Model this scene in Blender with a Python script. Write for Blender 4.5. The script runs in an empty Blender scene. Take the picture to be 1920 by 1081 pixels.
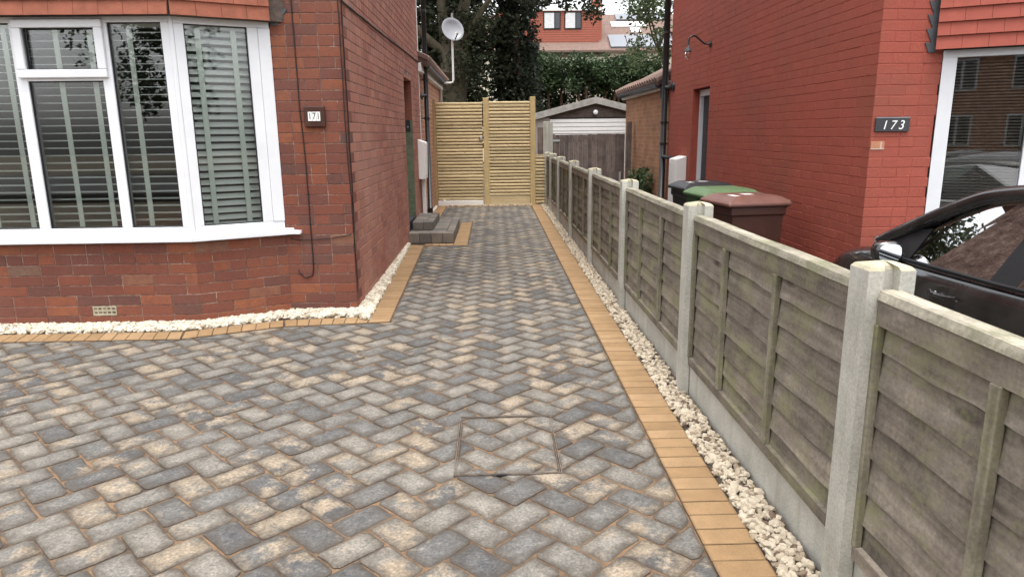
import bpy, math, random
from mathutils import Vector, Matrix
rnd = random.Random(7)
sc = bpy.context.scene
COL = sc.collection
# ------------------------------------------------------------------ camera
CAM_H = 1.40; FPX = 1303.0
PITCH = math.radians(12.57); YAW = math.radians(1.36); ROLL = 0.011
_f = Vector((math.sin(YAW)*math.cos(PITCH), math.cos(YAW)*math.cos(PITCH), -math.sin(PITCH)))
_r = Vector((math.cos(YAW), -math.sin(YAW), 0)); _u = _r.cross(_f)
_r2 = _r*math.cos(ROLL) - _u*math.sin(ROLL); _u2 = _u*math.cos(ROLL) + _r*math.sin(ROLL)
CAMP = Vector((0, 0, CAM_H))
cd = bpy.data.cameras.new('camera'); cam = bpy.data.objects.new('camera', cd); COL.objects.link(cam)
cd.sensor_width = 36; cd.lens = 36*FPX/1920; cd.clip_start = 0.05; cd.clip_end = 500
cam.matrix_world = Matrix(((_r2.x, _u2.x, -_f.x, 0), (_r2.y, _u2.y, -_f.y, 0), (_r2.z, _u2.z, -_f.z, CAM_H), (0, 0, 0, 1)))
sc.camera = cam
def proj(p):                      # world point -> pixel of the 1920 wide photograph (used only to rank pieces by size)
    d = Vector(p)-CAMP; k = d.dot(_f)
    if k < 0.05: return None
    return 960+FPX*d.dot(_r2)/k, 540-FPX*d.dot(_u2)/k, k
def rank(p, area):                # how large a piece shows in the photograph
    q = proj(p)
    if q is None or not (-40 < q[0] < 1960 and -40 < q[1] < 1120): return 0.0
    return area/(q[2]*q[2])
# ------------------------------------------------------------------ light
SUN_EL, SUN_AZ = math.radians(80), math.radians(176)      # azimuth from +Y, negative = towards -X
w = bpy.data.worlds.new('World'); sc.world = w; w.use_nodes = True
nt = w.node_tree; nt.nodes.clear()
sky = nt.nodes.new('ShaderNodeTexSky'); sky.sky_type = 'NISHITA'; sky.sun_disc = False
sky.sun_elevation = SUN_EL; sky.sun_rotation = SUN_AZ; sky.dust_density = 4.0; sky.air_density = 1.0; sky.ozone_density = 1.0
hs = nt.nodes.new('ShaderNodeHueSaturation'); hs.inputs['Saturation'].default_value = 0.16
bg = nt.nodes.new('ShaderNodeBackground'); bg.inputs['Strength'].default_value = 0.15
wo = nt.nodes.new('ShaderNodeOutputWorld')
nt.links.new(sky.outputs[0], hs.inputs['Color']); nt.links.new(hs.outputs[0], bg.inputs[0]); nt.links.new(bg.outputs[0], wo.inputs[0])
sl = bpy.data.lights.new('sun', 'SUN'); sl.energy = 0.55; sl.angle = math.radians(34); sl.color = (1, 0.96, 0.9)
so = bpy.data.objects.new('sun', sl); COL.objects.link(so)
sd = Vector((math.sin(SUN_AZ)*math.cos(SUN_EL), math.cos(SUN_AZ)*math.cos(SUN_EL), math.sin(SUN_EL)))
so.rotation_euler = (-sd).to_track_quat('-Z', 'Y').to_euler(); so.location = (0, 0, 20)
vs = sc.view_settings; vs.view_transform = 'Standard'; vs.look = 'None'; vs.exposure = 1.8; vs.gamma = 1.0; vs.use_curve_mapping = False
# ------------------------------------------------------------------ mesh helpers
class MB:
    def __init__(s): s.v = []; s.f = []; s.a = []
    def add(s, vs, fs, at=None):
        n = len(s.v); s.v += [tuple(p) for p in vs]; s.f += [tuple(i+n for i in f) for f in fs]
        s.a += list(at) if at else [1.0]*len(vs)
        return s
    def box(s, x0, x1, y0, y1, z0, z1):
        return s.add([(x0,y0,z0),(x1,y0,z0),(x1,y1,z0),(x0,y1,z0),(x0,y0,z1),(x1,y0,z1),(x1,y1,z1),(x0,y1,z1)],
                     [(0,3,2,1),(4,5,6,7),(0,1,5,4),(1,2,6,5),(2,3,7,6),(3,0,4,7)])
    def fbox(s, o, u, n, u0, u1, n0, n1, z0, z1):          # box in a wall frame: along u, outwards n
        o = Vector(o); u = Vector(u); n = Vector(n); P = []
        for z in (z0, z1):
            for a, b in ((u0,n1),(u1,n1),(u1,n0),(u0,n0)):
                p = o+u*a+n*b; P.append((p.x,p.y,z))
        return s.add(P, [(0,3,2,1),(4,5,6,7),(0,1,5,4),(1,2,6,5),(2,3,7,6),(3,0,4,7)])
    def prism(s, pts, z0, z1):                              # CCW polygon extruded in z
        n = len(pts)
        return s.add([(p[0],p[1],z0) for p in pts]+[(p[0],p[1],z1) for p in pts],
                     [tuple(range(n))[::-1], tuple(range(n,2*n))]+[(i,(i+1)%n,n+(i+1)%n,n+i) for i in range(n)])
    def extr(s, pts, d):                                    # planar polygon of 3D points extruded by vector d
        n = len(pts); d = Vector(d)
        return s.add([tuple(p) for p in pts]+[tuple(Vector(p)+d) for p in pts],
                     [tuple(range(n))[::-1], tuple(range(n,2*n))]+[(i,(i+1)%n,n+(i+1)%n,n+i) for i in range(n)])
    def tube(s, pts, r, k=8, cap=True):
        pts = [Vector(p) for p in pts]; R = r if isinstance(r, (list,tuple)) else [r]*len(pts)
        n0 = len(s.v); prev = None
        for i, p in enumerate(pts):
            t = (pts[min(i+1,len(pts)-1)]-pts[max(i-1,0)]).normalized()
            a = Vector((0,0,1)) if abs(t.z) < 0.9 else Vector((1,0,0))
            if prev is not None: a = prev
            b = t.cross(a).normalized(); a2 = b.cross(t).normalized(); prev = a2
            for j in range(k):
                th = 2*math.pi*j/k; q = p+(a2*math.cos(th)+b*math.sin(th))*R[i]; s.v.append(tuple(q)); s.a.append(1.0)
        for i in range(len(pts)-1):
            for j in range(k):
                j2 = (j+1)%k; s.f.append((n0+i*k+j, n0+(i+1)*k+j, n0+(i+1)*k+j2, n0+i*k+j2)[::-1])
        if cap:
            s.f.append(tuple(n0+j for j in range(k))[::-1][::-1]); m = n0+(len(pts)-1)*k; s.f.append(tuple(m+j for j in range(k))[::-1])
        return s
    def lathe(s, c, prof, k=20, axis=None):                 # profile (r, h) about axis through c
        c = Vector(c); ax = Vector(axis or (0,0,1)).normalized()
        a = ax.orthogonal().normalized(); b = ax.cross(a); n0 = len(s.v)
        for r, h in prof:
            for j in range(k):
                th = 2*math.pi*j/k; s.v.append(tuple(c+ax*h+(a*math.cos(th)+b*math.sin(th))*r)); s.a.append(1.0)
        for i in range(len(prof)-1):
            for j in range(k):
                j2 = (j+1)%k; s.f.append((n0+i*k+j, n0+i*k+j2, n0+(i+1)*k+j2, n0+(i+1)*k+j))
        return s
    def mesh(s, name, mat, smooth=False, attr=False):
        me = bpy.data.meshes.new(name); me.from_pydata(s.v, [], s.f); me.update()
        if mat: me.materials.append(M[mat])
        if attr:
            at = me.attributes.new('edge', 'FLOAT', 'POINT'); at.data.foreach_set('value', s.a)
        if smooth: me.polygons.foreach_set('use_smooth', [True]*len(me.polygons))
        return me
    def build(s, name, mat, parent=None, smooth=False, attr=False, bevel=0.0):
        o = bpy.data.objects.new(name, s.mesh(name, mat, smooth, attr)); COL.objects.link(o)
        if parent: o.parent = parent
        if bevel:
            m = o.modifiers.new('bevel', 'BEVEL'); m.width = bevel; m.segments = 2; m.limit_method = 'ANGLE'
        return o
def tag(o, label=None, cat=None, group=None, kind=None):
    if label: o['label'] = label
    if cat: o['category'] = cat
    if group: o['group'] = group
    if kind: o['kind'] = kind
    return o
def thing(name, label, cat, loc=(0,0,0), rz=0.0, group=None):
    o = bpy.data.objects.new(name, None); COL.objects.link(o); o.location = loc; o.rotation_euler = (0,0,rz); o.empty_display_size = 0.1
    return tag(o, label, cat, group)
def inst(name, me, parent, mat4):
    o = bpy.data.objects.new(name, me); COL.objects.link(o); o.parent = parent; o.matrix_basis = mat4
    return o
def frame(o, u, n):                # columns u, n, z
    return Matrix(((u[0],n[0],0,o[0]),(u[1],n[1],0,o[1]),(0,0,1,o[2]),(0,0,0,1)))
def text_mesh(name, body, size, mat, parent, origin, right, up, out, depth=0.003, shear=0.0):
    c = bpy.data.curves.new(name, 'FONT'); c.body = body; c.size = size; c.extrude = depth; c.align_x = 'CENTER'; c.align_y = 'CENTER'; c.shear = shear
    t = bpy.data.objects.new(name+'_curve', c); COL.objects.link(t); dg = bpy.context.evaluated_depsgraph_get()
    me = bpy.data.meshes.new_from_object(t.evaluated_get(dg)); bpy.data.objects.remove(t); bpy.data.curves.remove(c)
    me.materials.clear(); me.materials.append(M[mat]); me.name = name
    o = bpy.data.objects.new(name, me); COL.objects.link(o); o.parent = parent
    r, u_, n = Vector(right), Vector(up), Vector(out); p = Vector(origin)
    o.matrix_basis = Matrix(((r.x,u_.x,n.x,p.x),(r.y,u_.y,n.y,p.y),(r.z,u_.z,n.z,p.z),(0,0,0,1)))
    return o
# ------------------------------------------------------------------ materials
M = {}
class N:
    def __init__(s, name):
        s.m = bpy.data.materials.new(name); s.m.use_nodes = True; s.t = s.m.node_tree; s.t.nodes.clear(); M[name] = s.m
        s.out = s.t.nodes.new('ShaderNodeOutputMaterial'); s.b = s.t.nodes.new('ShaderNodeBsdfPrincipled'); s.L(s.b.outputs[0], s.out.inputs[0])
    def L(s, a, b): s.t.links.new(a, b)
    def n(s, typ, **kw):
        x = s.t.nodes.new(typ)
        for k, v in kw.items():
            if k in x.inputs.keys(): x.inputs[k].default_value = v
            else: setattr(x, k, v)
        return x
    def pos(s, scale=(1,1,1), obj=False):
        src = s.n('ShaderNodeTexCoord').outputs['Object'] if obj else s.n('ShaderNodeNewGeometry').outputs['Position']
        m = s.n('ShaderNodeMapping'); m.inputs['Scale'].default_value = scale; s.L(src, m.inputs[0]); return m.outputs[0]
    def rand(s):
        g = s.n('ShaderNodeNewGeometry'); o = s.n('ShaderNodeObjectInfo'); a = s.math('ADD', g.outputs['Random Per Island'], o.outputs['Random'])
        return s.math('FRACT', a)
    def math(s, op, a, b=None, c=None):
        x = s.n('ShaderNodeMath', operation=op)
        for i, q in enumerate((a, b, c)):
            if q is None: continue
            if isinstance(q, (int, float)): x.inputs[i].default_value = q
            else: s.L(q, x.inputs[i])
        return x.outputs[0]
    def off(s, vec, r, k=37.0):
        c = s.n('ShaderNodeCombineXYZ'); v = s.math('MULTIPLY', r, k)
        for i in range(3): s.L(v, c.inputs[i])
        a = s.n('ShaderNodeVectorMath', operation='ADD'); s.L(vec, a.inputs[0]); s.L(c.outputs[0], a.inputs[1]); return a.outputs[0]
    def noise(s, vec, scale, detail=4.0, rough=0.55):
        x = s.n('ShaderNodeTexNoise', Scale=scale, Detail=detail, Roughness=rough); s.L(vec, x.inputs['Vector']); return x.outputs['Fac']
    def ramp(s, fac, stops, interp='LINEAR'):
        x = s.n('ShaderNodeValToRGB'); cr = x.color_ramp; cr.interpolation = interp
        while len(cr.elements) < len(stops): cr.elements.new(0.5)
        for e, (p, c) in zip(cr.elements, stops): e.position = p; e.color = (*c, 1) if not isinstance(c, (int, float)) else (c, c, c, 1)
        s.L(fac, x.inputs[0]); return x.outputs[0]
    def mix(s, fac, a, b, mode='MIX'):
        x = s.n('ShaderNodeMix', data_type='RGBA', blend_type=mode)
        for sock, q in ((x.inputs[0], fac), (x.inputs[6], a), (x.inputs[7], b)):
            if isinstance(q, (int, float)): sock.default_value = q
            elif isinstance(q, tuple): sock.default_value = (*q, 1)
            else: s.L(q, sock)
        return x.outputs[2]
    def bump(s, h, strength=0.3, dist=0.004, normal=None):
        x = s.n('ShaderNodeBump', Strength=strength, Distance=dist); s.L(h, x.inputs['Height'])
        if normal is not None: s.L(normal, x.inputs['Normal'])
        s.L(x.outputs[0], s.b.inputs['Normal']); return x.outputs[0]
    def col(s, c, rough=0.8, metal=0.0, spec=0.3):
        if isinstance(c, tuple): s.b.inputs['Base Color'].default_value = (*c, 1)
        else: s.L(c, s.b.inputs['Base Color'])
        if isinstance(rough, (int, float)): s.b.inputs['Roughness'].default_value = rough
        else: s.L(rough, s.b.inputs['Roughness'])
        s.b.inputs['Metallic'].default_value = metal; s.b.inputs['Specular IOR Level'].default_value = spec
        return s
def plain(name, c, rough=0.6, metal=0.0, var=0.18, scale=9.0, bump=0.08, spec=0.3):
    m = N(name); p = m.pos(); n1 = m.noise(p, scale, 5); n2 = m.noise(p, scale*9, 3)
    f = m.math('MULTIPLY_ADD', n1, 0.7, m.math('MULTIPLY', n2, 0.3))
    d = tuple(x*(1-var) for x in c); l = tuple(min(1, x*(1+var)) for x in c)
    m.col(m.ramp(f, [(0.3, d), (0.7, l)]), rough, metal, spec)
    if bump: m.bump(n2, bump, 0.003)
    return m
# paving blocks: tumbled, grey / blue-grey / buff mixed inside one block, sandy worn rims
m = N('paving'); r = m.rand(); p = m.off(m.pos(), r); r2 = m.math('FRACT', m.math('MULTIPLY', r, 17.31))
band = m.noise(p, 6.5, 3.0, 0.6); fine = m.noise(p, 90, 5, 0.7); mid = m.noise(p, 26, 4, 0.6)
grey = m.ramp(r2, [(0.0, (0.062,0.063,0.065)), (0.28, (0.098,0.096,0.092)), (0.6, (0.137,0.129,0.116)), (1.0, (0.172,0.156,0.133))])
buff = m.ramp(r, [(0.0, (0.180,0.136,0.092)), (1.0, (0.222,0.180,0.132))])
bf = m.math('ADD', band, m.math('MULTIPLY', m.math('SUBTRACT', r, 0.5), 0.36)); bf = m.math('ADD', bf, m.math('MULTIPLY', m.math('SUBTRACT', fine, 0.5), 0.22))
c = m.mix(m.ramp(bf, [(0.56, 0.0), (0.68, 1.0)]), grey, buff)
c = m.mix(m.ramp(mid, [(0.35, 0.0), (0.75, 0.55)]), c, m.mix(0.5, c, (0.150,0.135,0.115)))
sp = m.n('ShaderNodeTexVoronoi', Scale=140.0); m.L(p, sp.inputs['Vector'])
scr = m.noise(m.off(m.pos((60,14,20)), r, 80), 1.0, 3, 0.7); scr2 = m.noise(m.off(m.pos((14,60,20)), r, 50), 1.0, 3, 0.7)
c = m.mix(m.ramp(m.math('MAXIMUM', scr, scr2), [(0.64, 0.0), (0.78, 0.5)]), c, (0.24,0.225,0.205))
c = m.mix(m.ramp(sp.outputs['Distance'], [(0.08, 0.4), (0.22, 0.0)]), c, (0.26,0.245,0.225))
c = m.mix(0.95, c, m.ramp(fine, [(0.25, 0.42), (0.5, 0.98), (0.75, 1.75)]), 'MULTIPLY')
blo = m.noise(p, 13, 3, 0.55); c = m.mix(1.0, c, m.ramp(blo, [(0.3, 0.8), (0.7, 1.18)]), 'MULTIPLY')
at = m.n('ShaderNodeAttribute', attribute_name='edge').outputs['Fac']
ed = m.math('ADD', at, m.math('MULTIPLY', m.math('SUBTRACT', mid, 0.5), 0.9))
c = m.mix(m.ramp(ed, [(0.0, 0.85), (0.45, 0.42), (0.95, 0.0)]), c, (0.056,0.045,0.035))
m.col(c, 0.86, spec=0.25); b1 = m.bump(mid, 0.35, 0.006); m.bump(fine, 0.45, 0.0025, b1)
# sand in the joints
m = N('sand'); p = m.pos(); f1 = m.noise(p, 14, 4); f2 = m.noise(p, 260, 3)
f0 = m.noise(p, 3.0, 3); c = m.mix(m.ramp(m.math('MULTIPLY_ADD', f0, 0.5, m.math('MULTIPLY', f1, 0.5)), [(0.42, 0.0), (0.60, 1.0)]), (0.165,0.102,0.058), (0.045,0.034,0.026))
m.col(m.mix(0.6, c, m.ramp(f2, [(0.3, 0.5), (0.7, 1.4)]), 'MULTIPLY'), 0.95); m.bump(f2, 0.5, 0.002)
# tan border blocks
m = N('tan_block'); r = m.rand(); p = m.off(m.pos(), r); f1 = m.noise(p, 12, 4); f2 = m.noise(p, 220, 3)
c = m.ramp(r, [(0.0, (0.222,0.137,0.067)), (0.5, (0.252,0.159,0.080)), (1.0, (0.278,0.180,0.095))])
c = m.mix(0.5, c, m.ramp(f1, [(0.3, 0.72), (0.7, 1.15)]), 'MULTIPLY'); c = m.mix(0.5, c, m.ramp(f2, [(0.3, 0.65), (0.7, 1.3)]), 'MULTIPLY')
at = m.n('ShaderNodeAttribute', attribute_name='edge').outputs['Fac']
c = m.mix(m.ramp(at, [(0.0, 0.7), (0.5, 0.0)]), c, (0.075,0.046,0.026))
m.col(c, 0.85); m.bump(f2, 0.3, 0.0015)
# gravel
for nm, ca, cb, cc in (('gravel_cream', (0.27,0.215,0.15), (0.42,0.36,0.275), (0.10,0.065,0.045)), ('gravel_white', (0.37,0.32,0.24), (0.52,0.47,0.38), (0.26,0.205,0.14))):
    m = N(nm); r = m.rand(); p = m.off(m.pos(), r); f = m.noise(p, 60, 3)
    c = m.ramp(r, [(0.0, cc), (0.10, ca), (0.55, cb), (1.0, tuple(min(.9, x*1.06) for x in cb))]); m.col(m.mix(0.4, c, m.ramp(f, [(0.3, 0.7), (0.7, 1.2)]), 'MULTIPLY'), 0.8); m.bump(f, 0.4, 0.003)
plain('gravel_bed', (0.05,0.038,0.028), 0.95, scale=30)
# bricks
def brick_mat(name, stops, blot, rough=0.85, dust=(0.42,0.30,0.25), dustf=0.25):
    m = N(name); r = m.rand(); p = m.off(m.pos(), r); f1 = m.noise(p, 16, 5, 0.65); f2 = m.noise(p, 120, 4, 0.6); big = m.noise(m.pos(), 1.3, 3)
    c = m.ramp(r, stops); c = m.mix(m.ramp(f1, [(0.35, 0.0), (0.72, 0.75)]), c, blot)
    c = m.mix(0.7, c, m.ramp(f2, [(0.28, 0.6), (0.72, 1.4)]), 'MULTIPLY')
    c = m.mix(m.math('MULTIPLY', m.ramp(big, [(0.4, 0.0), (0.7, 1.0)]), dustf), c, dust)
    m.col(c, rough); b = m.bump(f1, 0.3, 0.005); m.bump(f2, 0.4, 0.002, b)
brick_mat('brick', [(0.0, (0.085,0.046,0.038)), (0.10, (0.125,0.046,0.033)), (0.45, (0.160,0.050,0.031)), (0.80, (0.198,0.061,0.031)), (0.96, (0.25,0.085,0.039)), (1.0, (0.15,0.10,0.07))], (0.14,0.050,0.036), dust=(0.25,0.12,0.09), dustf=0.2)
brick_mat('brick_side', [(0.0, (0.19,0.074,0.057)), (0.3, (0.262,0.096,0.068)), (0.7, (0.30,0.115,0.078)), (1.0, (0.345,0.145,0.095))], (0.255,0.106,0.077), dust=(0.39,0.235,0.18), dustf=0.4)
brick_mat('brick_red', [(0.0, (0.292,0.066,0.044)), (0.5, (0.308,0.070,0.046)), (1.0, (0.322,0.076,0.050))], (0.30,0.068,0.045), rough=0.7, dust=(0.20,0.070,0.045), dustf=0.5)
m = N('mortar'); f1 = m.noise(m.pos(), 4.5, 5, 0.7); f2 = m.noise(m.pos(), 40, 3)
m.col(m.ramp(m.math('MULTIPLY_ADD', f2, 0.4, m.math('MULTIPLY', f1, 0.7)), [(0.42, (0.075,0.045,0.035)), (0.58, (0.21,0.14,0.11)), (0.72, (0.40,0.32,0.26))]), 0.95); m.bump(f2, 0.3, 0.003)
plain('mortar_red', (0.285,0.064,0.043), 0.8, var=0.15)
def brick_tex(name, c1, c2, mo, vert):      # far extension walls, bricks too small to pick apart
    m = N(name); src = m.n('ShaderNodeNewGeometry').outputs['Position']; sx = m.n('ShaderNodeSeparateXYZ'); m.L(src, sx.inputs[0])
    cb = m.n('ShaderNodeCombineXYZ'); m.L(m.math('ADD', sx.outputs[0], sx.outputs[1]), cb.inputs[0]); m.L(sx.outputs[2], cb.inputs[1])
    bt = m.n('ShaderNodeTexBrick', Scale=1.0); bt.inputs['Brick Width'].default_value = 0.235; bt.inputs['Row Height'].default_value = 0.078; bt.inputs['Mortar Size'].default_value = 0.006
    bt.inputs['Color1'].default_value = (*c1,1); bt.inputs['Color2'].default_value = (*c2,1); bt.inputs['Mortar'].default_value = (*mo,1); m.L(cb.outputs[0], bt.inputs['Vector'])
    f = m.noise(m.pos(), 3.0, 4); f2 = m.noise(m.pos(), 60, 3)
    c = m.mix(0.7, bt.outputs[0], m.ramp(f, [(0.3, 0.7), (0.7, 1.25)]), 'MULTIPLY'); m.col(m.mix(0.5, c, m.ramp(f2, [(0.3, 0.7), (0.7, 1.3)]), 'MULTIPLY'), 0.9); m.bump(m.math('SUBTRACT', 1.0, bt.outputs['Fac']), 0.5, 0.004)
brick_tex('brick_orange', (0.40,0.185,0.105), (0.33,0.145,0.085), (0.45,0.34,0.27), 0)
brick_tex('brick_buff', (0.36,0.18,0.095), (0.28,0.135,0.075), (0.33,0.22,0.15), 0)
plain('tile_terracotta', (0.26,0.088,0.052), 0.8, var=0.25, scale=14, bump=0.2)
plain('tile_red', (0.305,0.074,0.05), 0.75, var=0.12, scale=10)
plain('roof_brown', (0.15,0.10,0.082), 0.9, var=0.25, scale=6)
m = N('upvc'); f = m.noise(m.pos(), 5, 3); m.col(m.ramp(f, [(0.3, (0.66,0.67,0.69)), (0.7, (0.72,0.73,0.75))]), 0.32, spec=0.45)
plain('upvc_old', (0.70,0.69,0.66), 0.4, var=0.06); plain('white_paint', (0.74,0.73,0.71), 0.5, var=0.06); plain('white_box', (0.74,0.72,0.69), 0.5, var=0.05)
plain('gasket', (0.02,0.02,0.022), 0.5); plain('black_plastic', (0.018,0.018,0.02), 0.35, var=0.2, bump=0.03, spec=0.5)
plain('cable_black', (0.02,0.016,0.015), 0.5); plain('lead', (0.075,0.078,0.085), 0.55, var=0.3); plain('dark_room', (0.035,0.030,0.026), 0.9)
plain('room_wall', (0.06,0.05,0.04), 0.9)
m = N('blind_sage'); f = m.noise(m.pos((1,1,1)), 8, 3); m.col(m.ramp(f, [(0.3, (0.74,0.78,0.75)), (0.7, (0.80,0.83,0.80))]), 0.5)
m = N('blind_tape'); m.col((0.66,0.73,0.67), 0.85)
plain('blind_brown', (0.20,0.165,0.14), 0.7)
def glass(name, tint, refl=1.0, ior=1.62):
    m = N(name); m.t.nodes.remove(m.b); tr = m.n('ShaderNodeBsdfTransparent'); tr.inputs[0].default_value = (*tint,1)
    gl = m.n('ShaderNodeBsdfGlossy', Roughness=0.01); gl.inputs[0].default_value = (refl,refl,refl,1); fr = m.n('ShaderNodeFresnel', IOR=ior)
    mx = m.n('ShaderNodeMixShader'); m.L(fr.outputs[0], mx.inputs[0]); m.L(tr.outputs[0], mx.inputs[1]); m.L(gl.outputs[0], mx.inputs[2]); m.L(mx.outputs[0], m.out.inputs[0])
glass('glass', (0.97,0.985,0.975)); glass('car_glass', (0.42,0.48,0.45), .65, 1.5); glass('bulb_glass', (0.9,0.9,0.9))
# timber
def timber(name, ca, cb, axis, algae=None, af=0.5, gs=7.0, rough=0.85, knots=False, k=1.0):
    m = N(name); r = m.rand(); sca = [70,70,70]; sca[axis] = 3.0
    p = m.off(m.pos(tuple(sca)), r, 300); g = m.noise(p, 0.5, 5, 0.6); p2 = m.off(m.pos(), r, 11); f = m.noise(p2, gs, 4); v = m.ramp(r, [(0.0, 0.8), (1.0, 1.18)])
    c = m.ramp(g, [(0.3, ca), (0.72, cb)]); c = m.mix(1.0, c, v, 'MULTIPLY'); c = m.mix(0.8*k, c, m.ramp(f, [(0.3, 0.62), (0.7, 1.3)]), 'MULTIPLY'); f3 = m.noise(p2, 75, 4, 0.7); c = m.mix(0.6*k, c, m.ramp(f3, [(0.28, 0.55), (0.72, 1.45)]), 'MULTIPLY')
    if knots:
        sk = [9,9,9]; sk[axis] = 4.0 if axis != 1 else 2.2
        vo = m.n('ShaderNodeTexVoronoi', Scale=1.0); m.L(m.off(m.pos(tuple(sk)), r, 60), vo.inputs['Vector']); c = m.mix(m.ramp(vo.outputs['Distance'], [(0.06, 0.75), (0.16, 0.0)]), c, tuple(x*0.35 for x in ca))
    if algae:
        al = m.noise(m.pos((1,1,1.6)), 4.2, 5, 0.65); al2 = m.noise(m.pos(), 55, 3)
        c = m.mix(m.math('MULTIPLY', m.ramp(m.math('MULTIPLY_ADD', al2, 0.35, al), [(0.66, 0.0), (0.86, 1.0)]), af), c, algae)
    m.col(c, rough, spec=0.2); m.bump(g, 0.4, 0.003)
timber('fence_slat', (0.125,0.103,0.083), (0.24,0.208,0.170), 1, (0.20,0.195,0.105), 0.75, knots=True)
timber('fence_batten', (0.125,0.112,0.08), (0.22,0.20,0.15), 2, (0.18,0.185,0.085), 0.7)
timber('fence_cap', (0.15,0.135,0.105), (0.30,0.275,0.22), 1, (0.12,0.125,0.065), 0.7)
timber('gate_slat', (0.50,0.395,0.22), (0.67,0.555,0.34), 0, None, knots=True, k=.35)
timber('gate_post', (0.40,0.295,0.14), (0.51,0.39,0.20), 2, None, k=.35)
timber('old_board', (0.115,0.088,0.078), (0.19,0.15,0.13), 2, None)
timber('dark_timber', (0.06,0.045,0.038), (0.11,0.085,0.07), 0, None)
m = N('concrete'); p = m.pos(); f1 = m.noise(p, 5, 5); f2 = m.noise(p, 130, 4, 0.7); st = m.noise(m.pos((9,9,1.2)), 1.4, 4)
c = m.ramp(f1, [(0.3, (0.34,0.33,0.285)), (0.7, (0.47,0.455,0.405))]); c = m.mix(0.7, c, m.ramp(f2, [(0.25, 0.6), (0.75, 1.35)]), 'MULTIPLY')
c = m.mix(m.ramp(st, [(0.56, 0.0), (0.75, 0.5)]), c, (0.18,0.18,0.12)); m.col(c, 0.9); m.bump(f2, 0.3, 0.002)
plain('concrete_cap', (0.36,0.33,0.235), 0.9, var=0.3, scale=18, bump=0.2)
m = N('step_stone'); r = m.rand(); p = m.off(m.pos(), r); f1 = m.noise(p, 9, 4); f2 = m.noise(p, 110, 4, 0.7)
c = m.ramp(r, [(0.0, (0.085,0.078,0.07)), (0.5, (0.14,0.122,0.10)), (1.0, (0.20,0.17,0.135))]); c = m.mix(m.ramp(f1, [(0.4, 0.0), (0.7, 0.6)]), c, (0.08,0.08,0.085))
m.col(m.mix(0.8, c, m.ramp(f2, [(0.25, 0.55), (0.75, 1.5)]), 'MULTIPLY'), 0.9); m.bump(f2, 0.4, 0.002)
plain('green_tile', (0.11,0.135,0.085), 0.35, var=0.35, scale=12); plain('slate', (0.045,0.045,0.05), 0.5)
plain('asphalt', (0.06,0.058,0.055), 0.9, var=0.3, scale=40, bump=0.2); plain('earth', (0.09,0.075,0.05), 0.95, var=0.4)
plain('metal_grey', (0.27,0.28,0.30), 0.35, 0.7, var=0.1); plain('galv', (0.55,0.56,0.57), 0.4, 0.6, var=0.1); plain('steel_rust', (0.13,0.105,0.085), 0.7, 0.3, var=0.5, scale=30)
plain('dish_grey', (0.23,0.235,0.25), 0.45, 0.2, var=0.15, scale=5); plain('brown_sign', (0.055,0.022,0.014), 0.45, var=0.4); plain('sign_white', (0.78,0.78,0.76), 0.5, var=0.04)
plain('ink', (0.015,0.015,0.015), 0.5); plain('bin_black', (0.022,0.022,0.025), 0.4, var=0.2, bump=0.05, spec=0.45); plain('bin_green', (0.05,0.105,0.045), 0.45, var=0.2); plain('bin_green_lid', (0.10,0.16,0.075), 0.5, var=0.2)
plain('bin_brown', (0.062,0.026,0.019), 0.45, var=0.2); plain('bin_brown_lid', (0.14,0.066,0.052), 0.42, var=0.2); plain('sticker', (0.62,0.60,0.58), 0.6)
m = N('car_paint'); m.col((0.006,0.006,0.007), 0.22, spec=0.6); m.b.inputs['Coat Weight'].default_value = 0.8; m.b.inputs['Coat Roughness'].default_value = 0.05
f = m.noise(m.pos(), 6, 4); m.L(m.ramp(f, [(0.3, (0.006,0.006,0.007)), (0.7, (0.022,0.019,0.018))]), m.b.inputs['Base Color']); m.L(m.ramp(f, [(0.3, 0.18), (0.7, 0.34)]), m.b.inputs['Roughness'])
m = N('mirror'); m.col((0.75,0.78,0.82), 0.04, 1.0)
plain('rubber', (0.015,0.015,0.015), 0.8); plain('trim_black', (0.012,0.012,0.013), 0.5); plain('seat_fabric', (0.02,0.018,0.018), 0.9); plain('lamp_lens', (0.42,0.44,0.46), 0.15, 0.4)
# vegetation
def leaf_mat(name, cols, bark=False):
    m = N(name); r = m.rand(); big = m.noise(m.pos(), 0.8, 3)
    c = m.ramp(r, [(i/(len(cols)-1), x) for i, x in enumerate(cols)]); c = m.mix(0.7, c, m.ramp(big, [(0.3, 0.6), (0.7, 1.4)]), 'MULTIPLY'); m.col(c, 0.6, spec=0.25)
    ad = m.n('ShaderNodeBsdfTranslucent'); m.L(c, ad.inputs[0]); mx = m.n('ShaderNodeMixShader'); mx.inputs[0].default_value = 0.25
    m.L(m.b.outputs[0], mx.inputs[1]); m.L(ad.outputs[0], mx.inputs[2]); m.L(mx.outputs[0], m.out.inputs[0])
leaf_mat('leaf_ivy', [(0.020,0.027,0.014), (0.034,0.043,0.021), (0.055,0.064,0.032)])
leaf_mat('leaf_dark', [(0.018,0.024,0.016), (0.026,0.034,0.021), (0.036,0.046,0.027)])
leaf_mat('leaf_hedge', [(0.024,0.040,0.018), (0.038,0.062,0.026), (0.056,0.088,0.034)])
leaf_mat('leaf_light', [(0.055,0.08,0.035), (0.08,0.115,0.05), (0.105,0.14,0.065)])
plain('bark', (0.085,0.073,0.05), 0.95, var=0.4, scale=7, bump=0.5); plain('bark_red', (0.16,0.10,0.07), 0.95, var=0.3)
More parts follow.
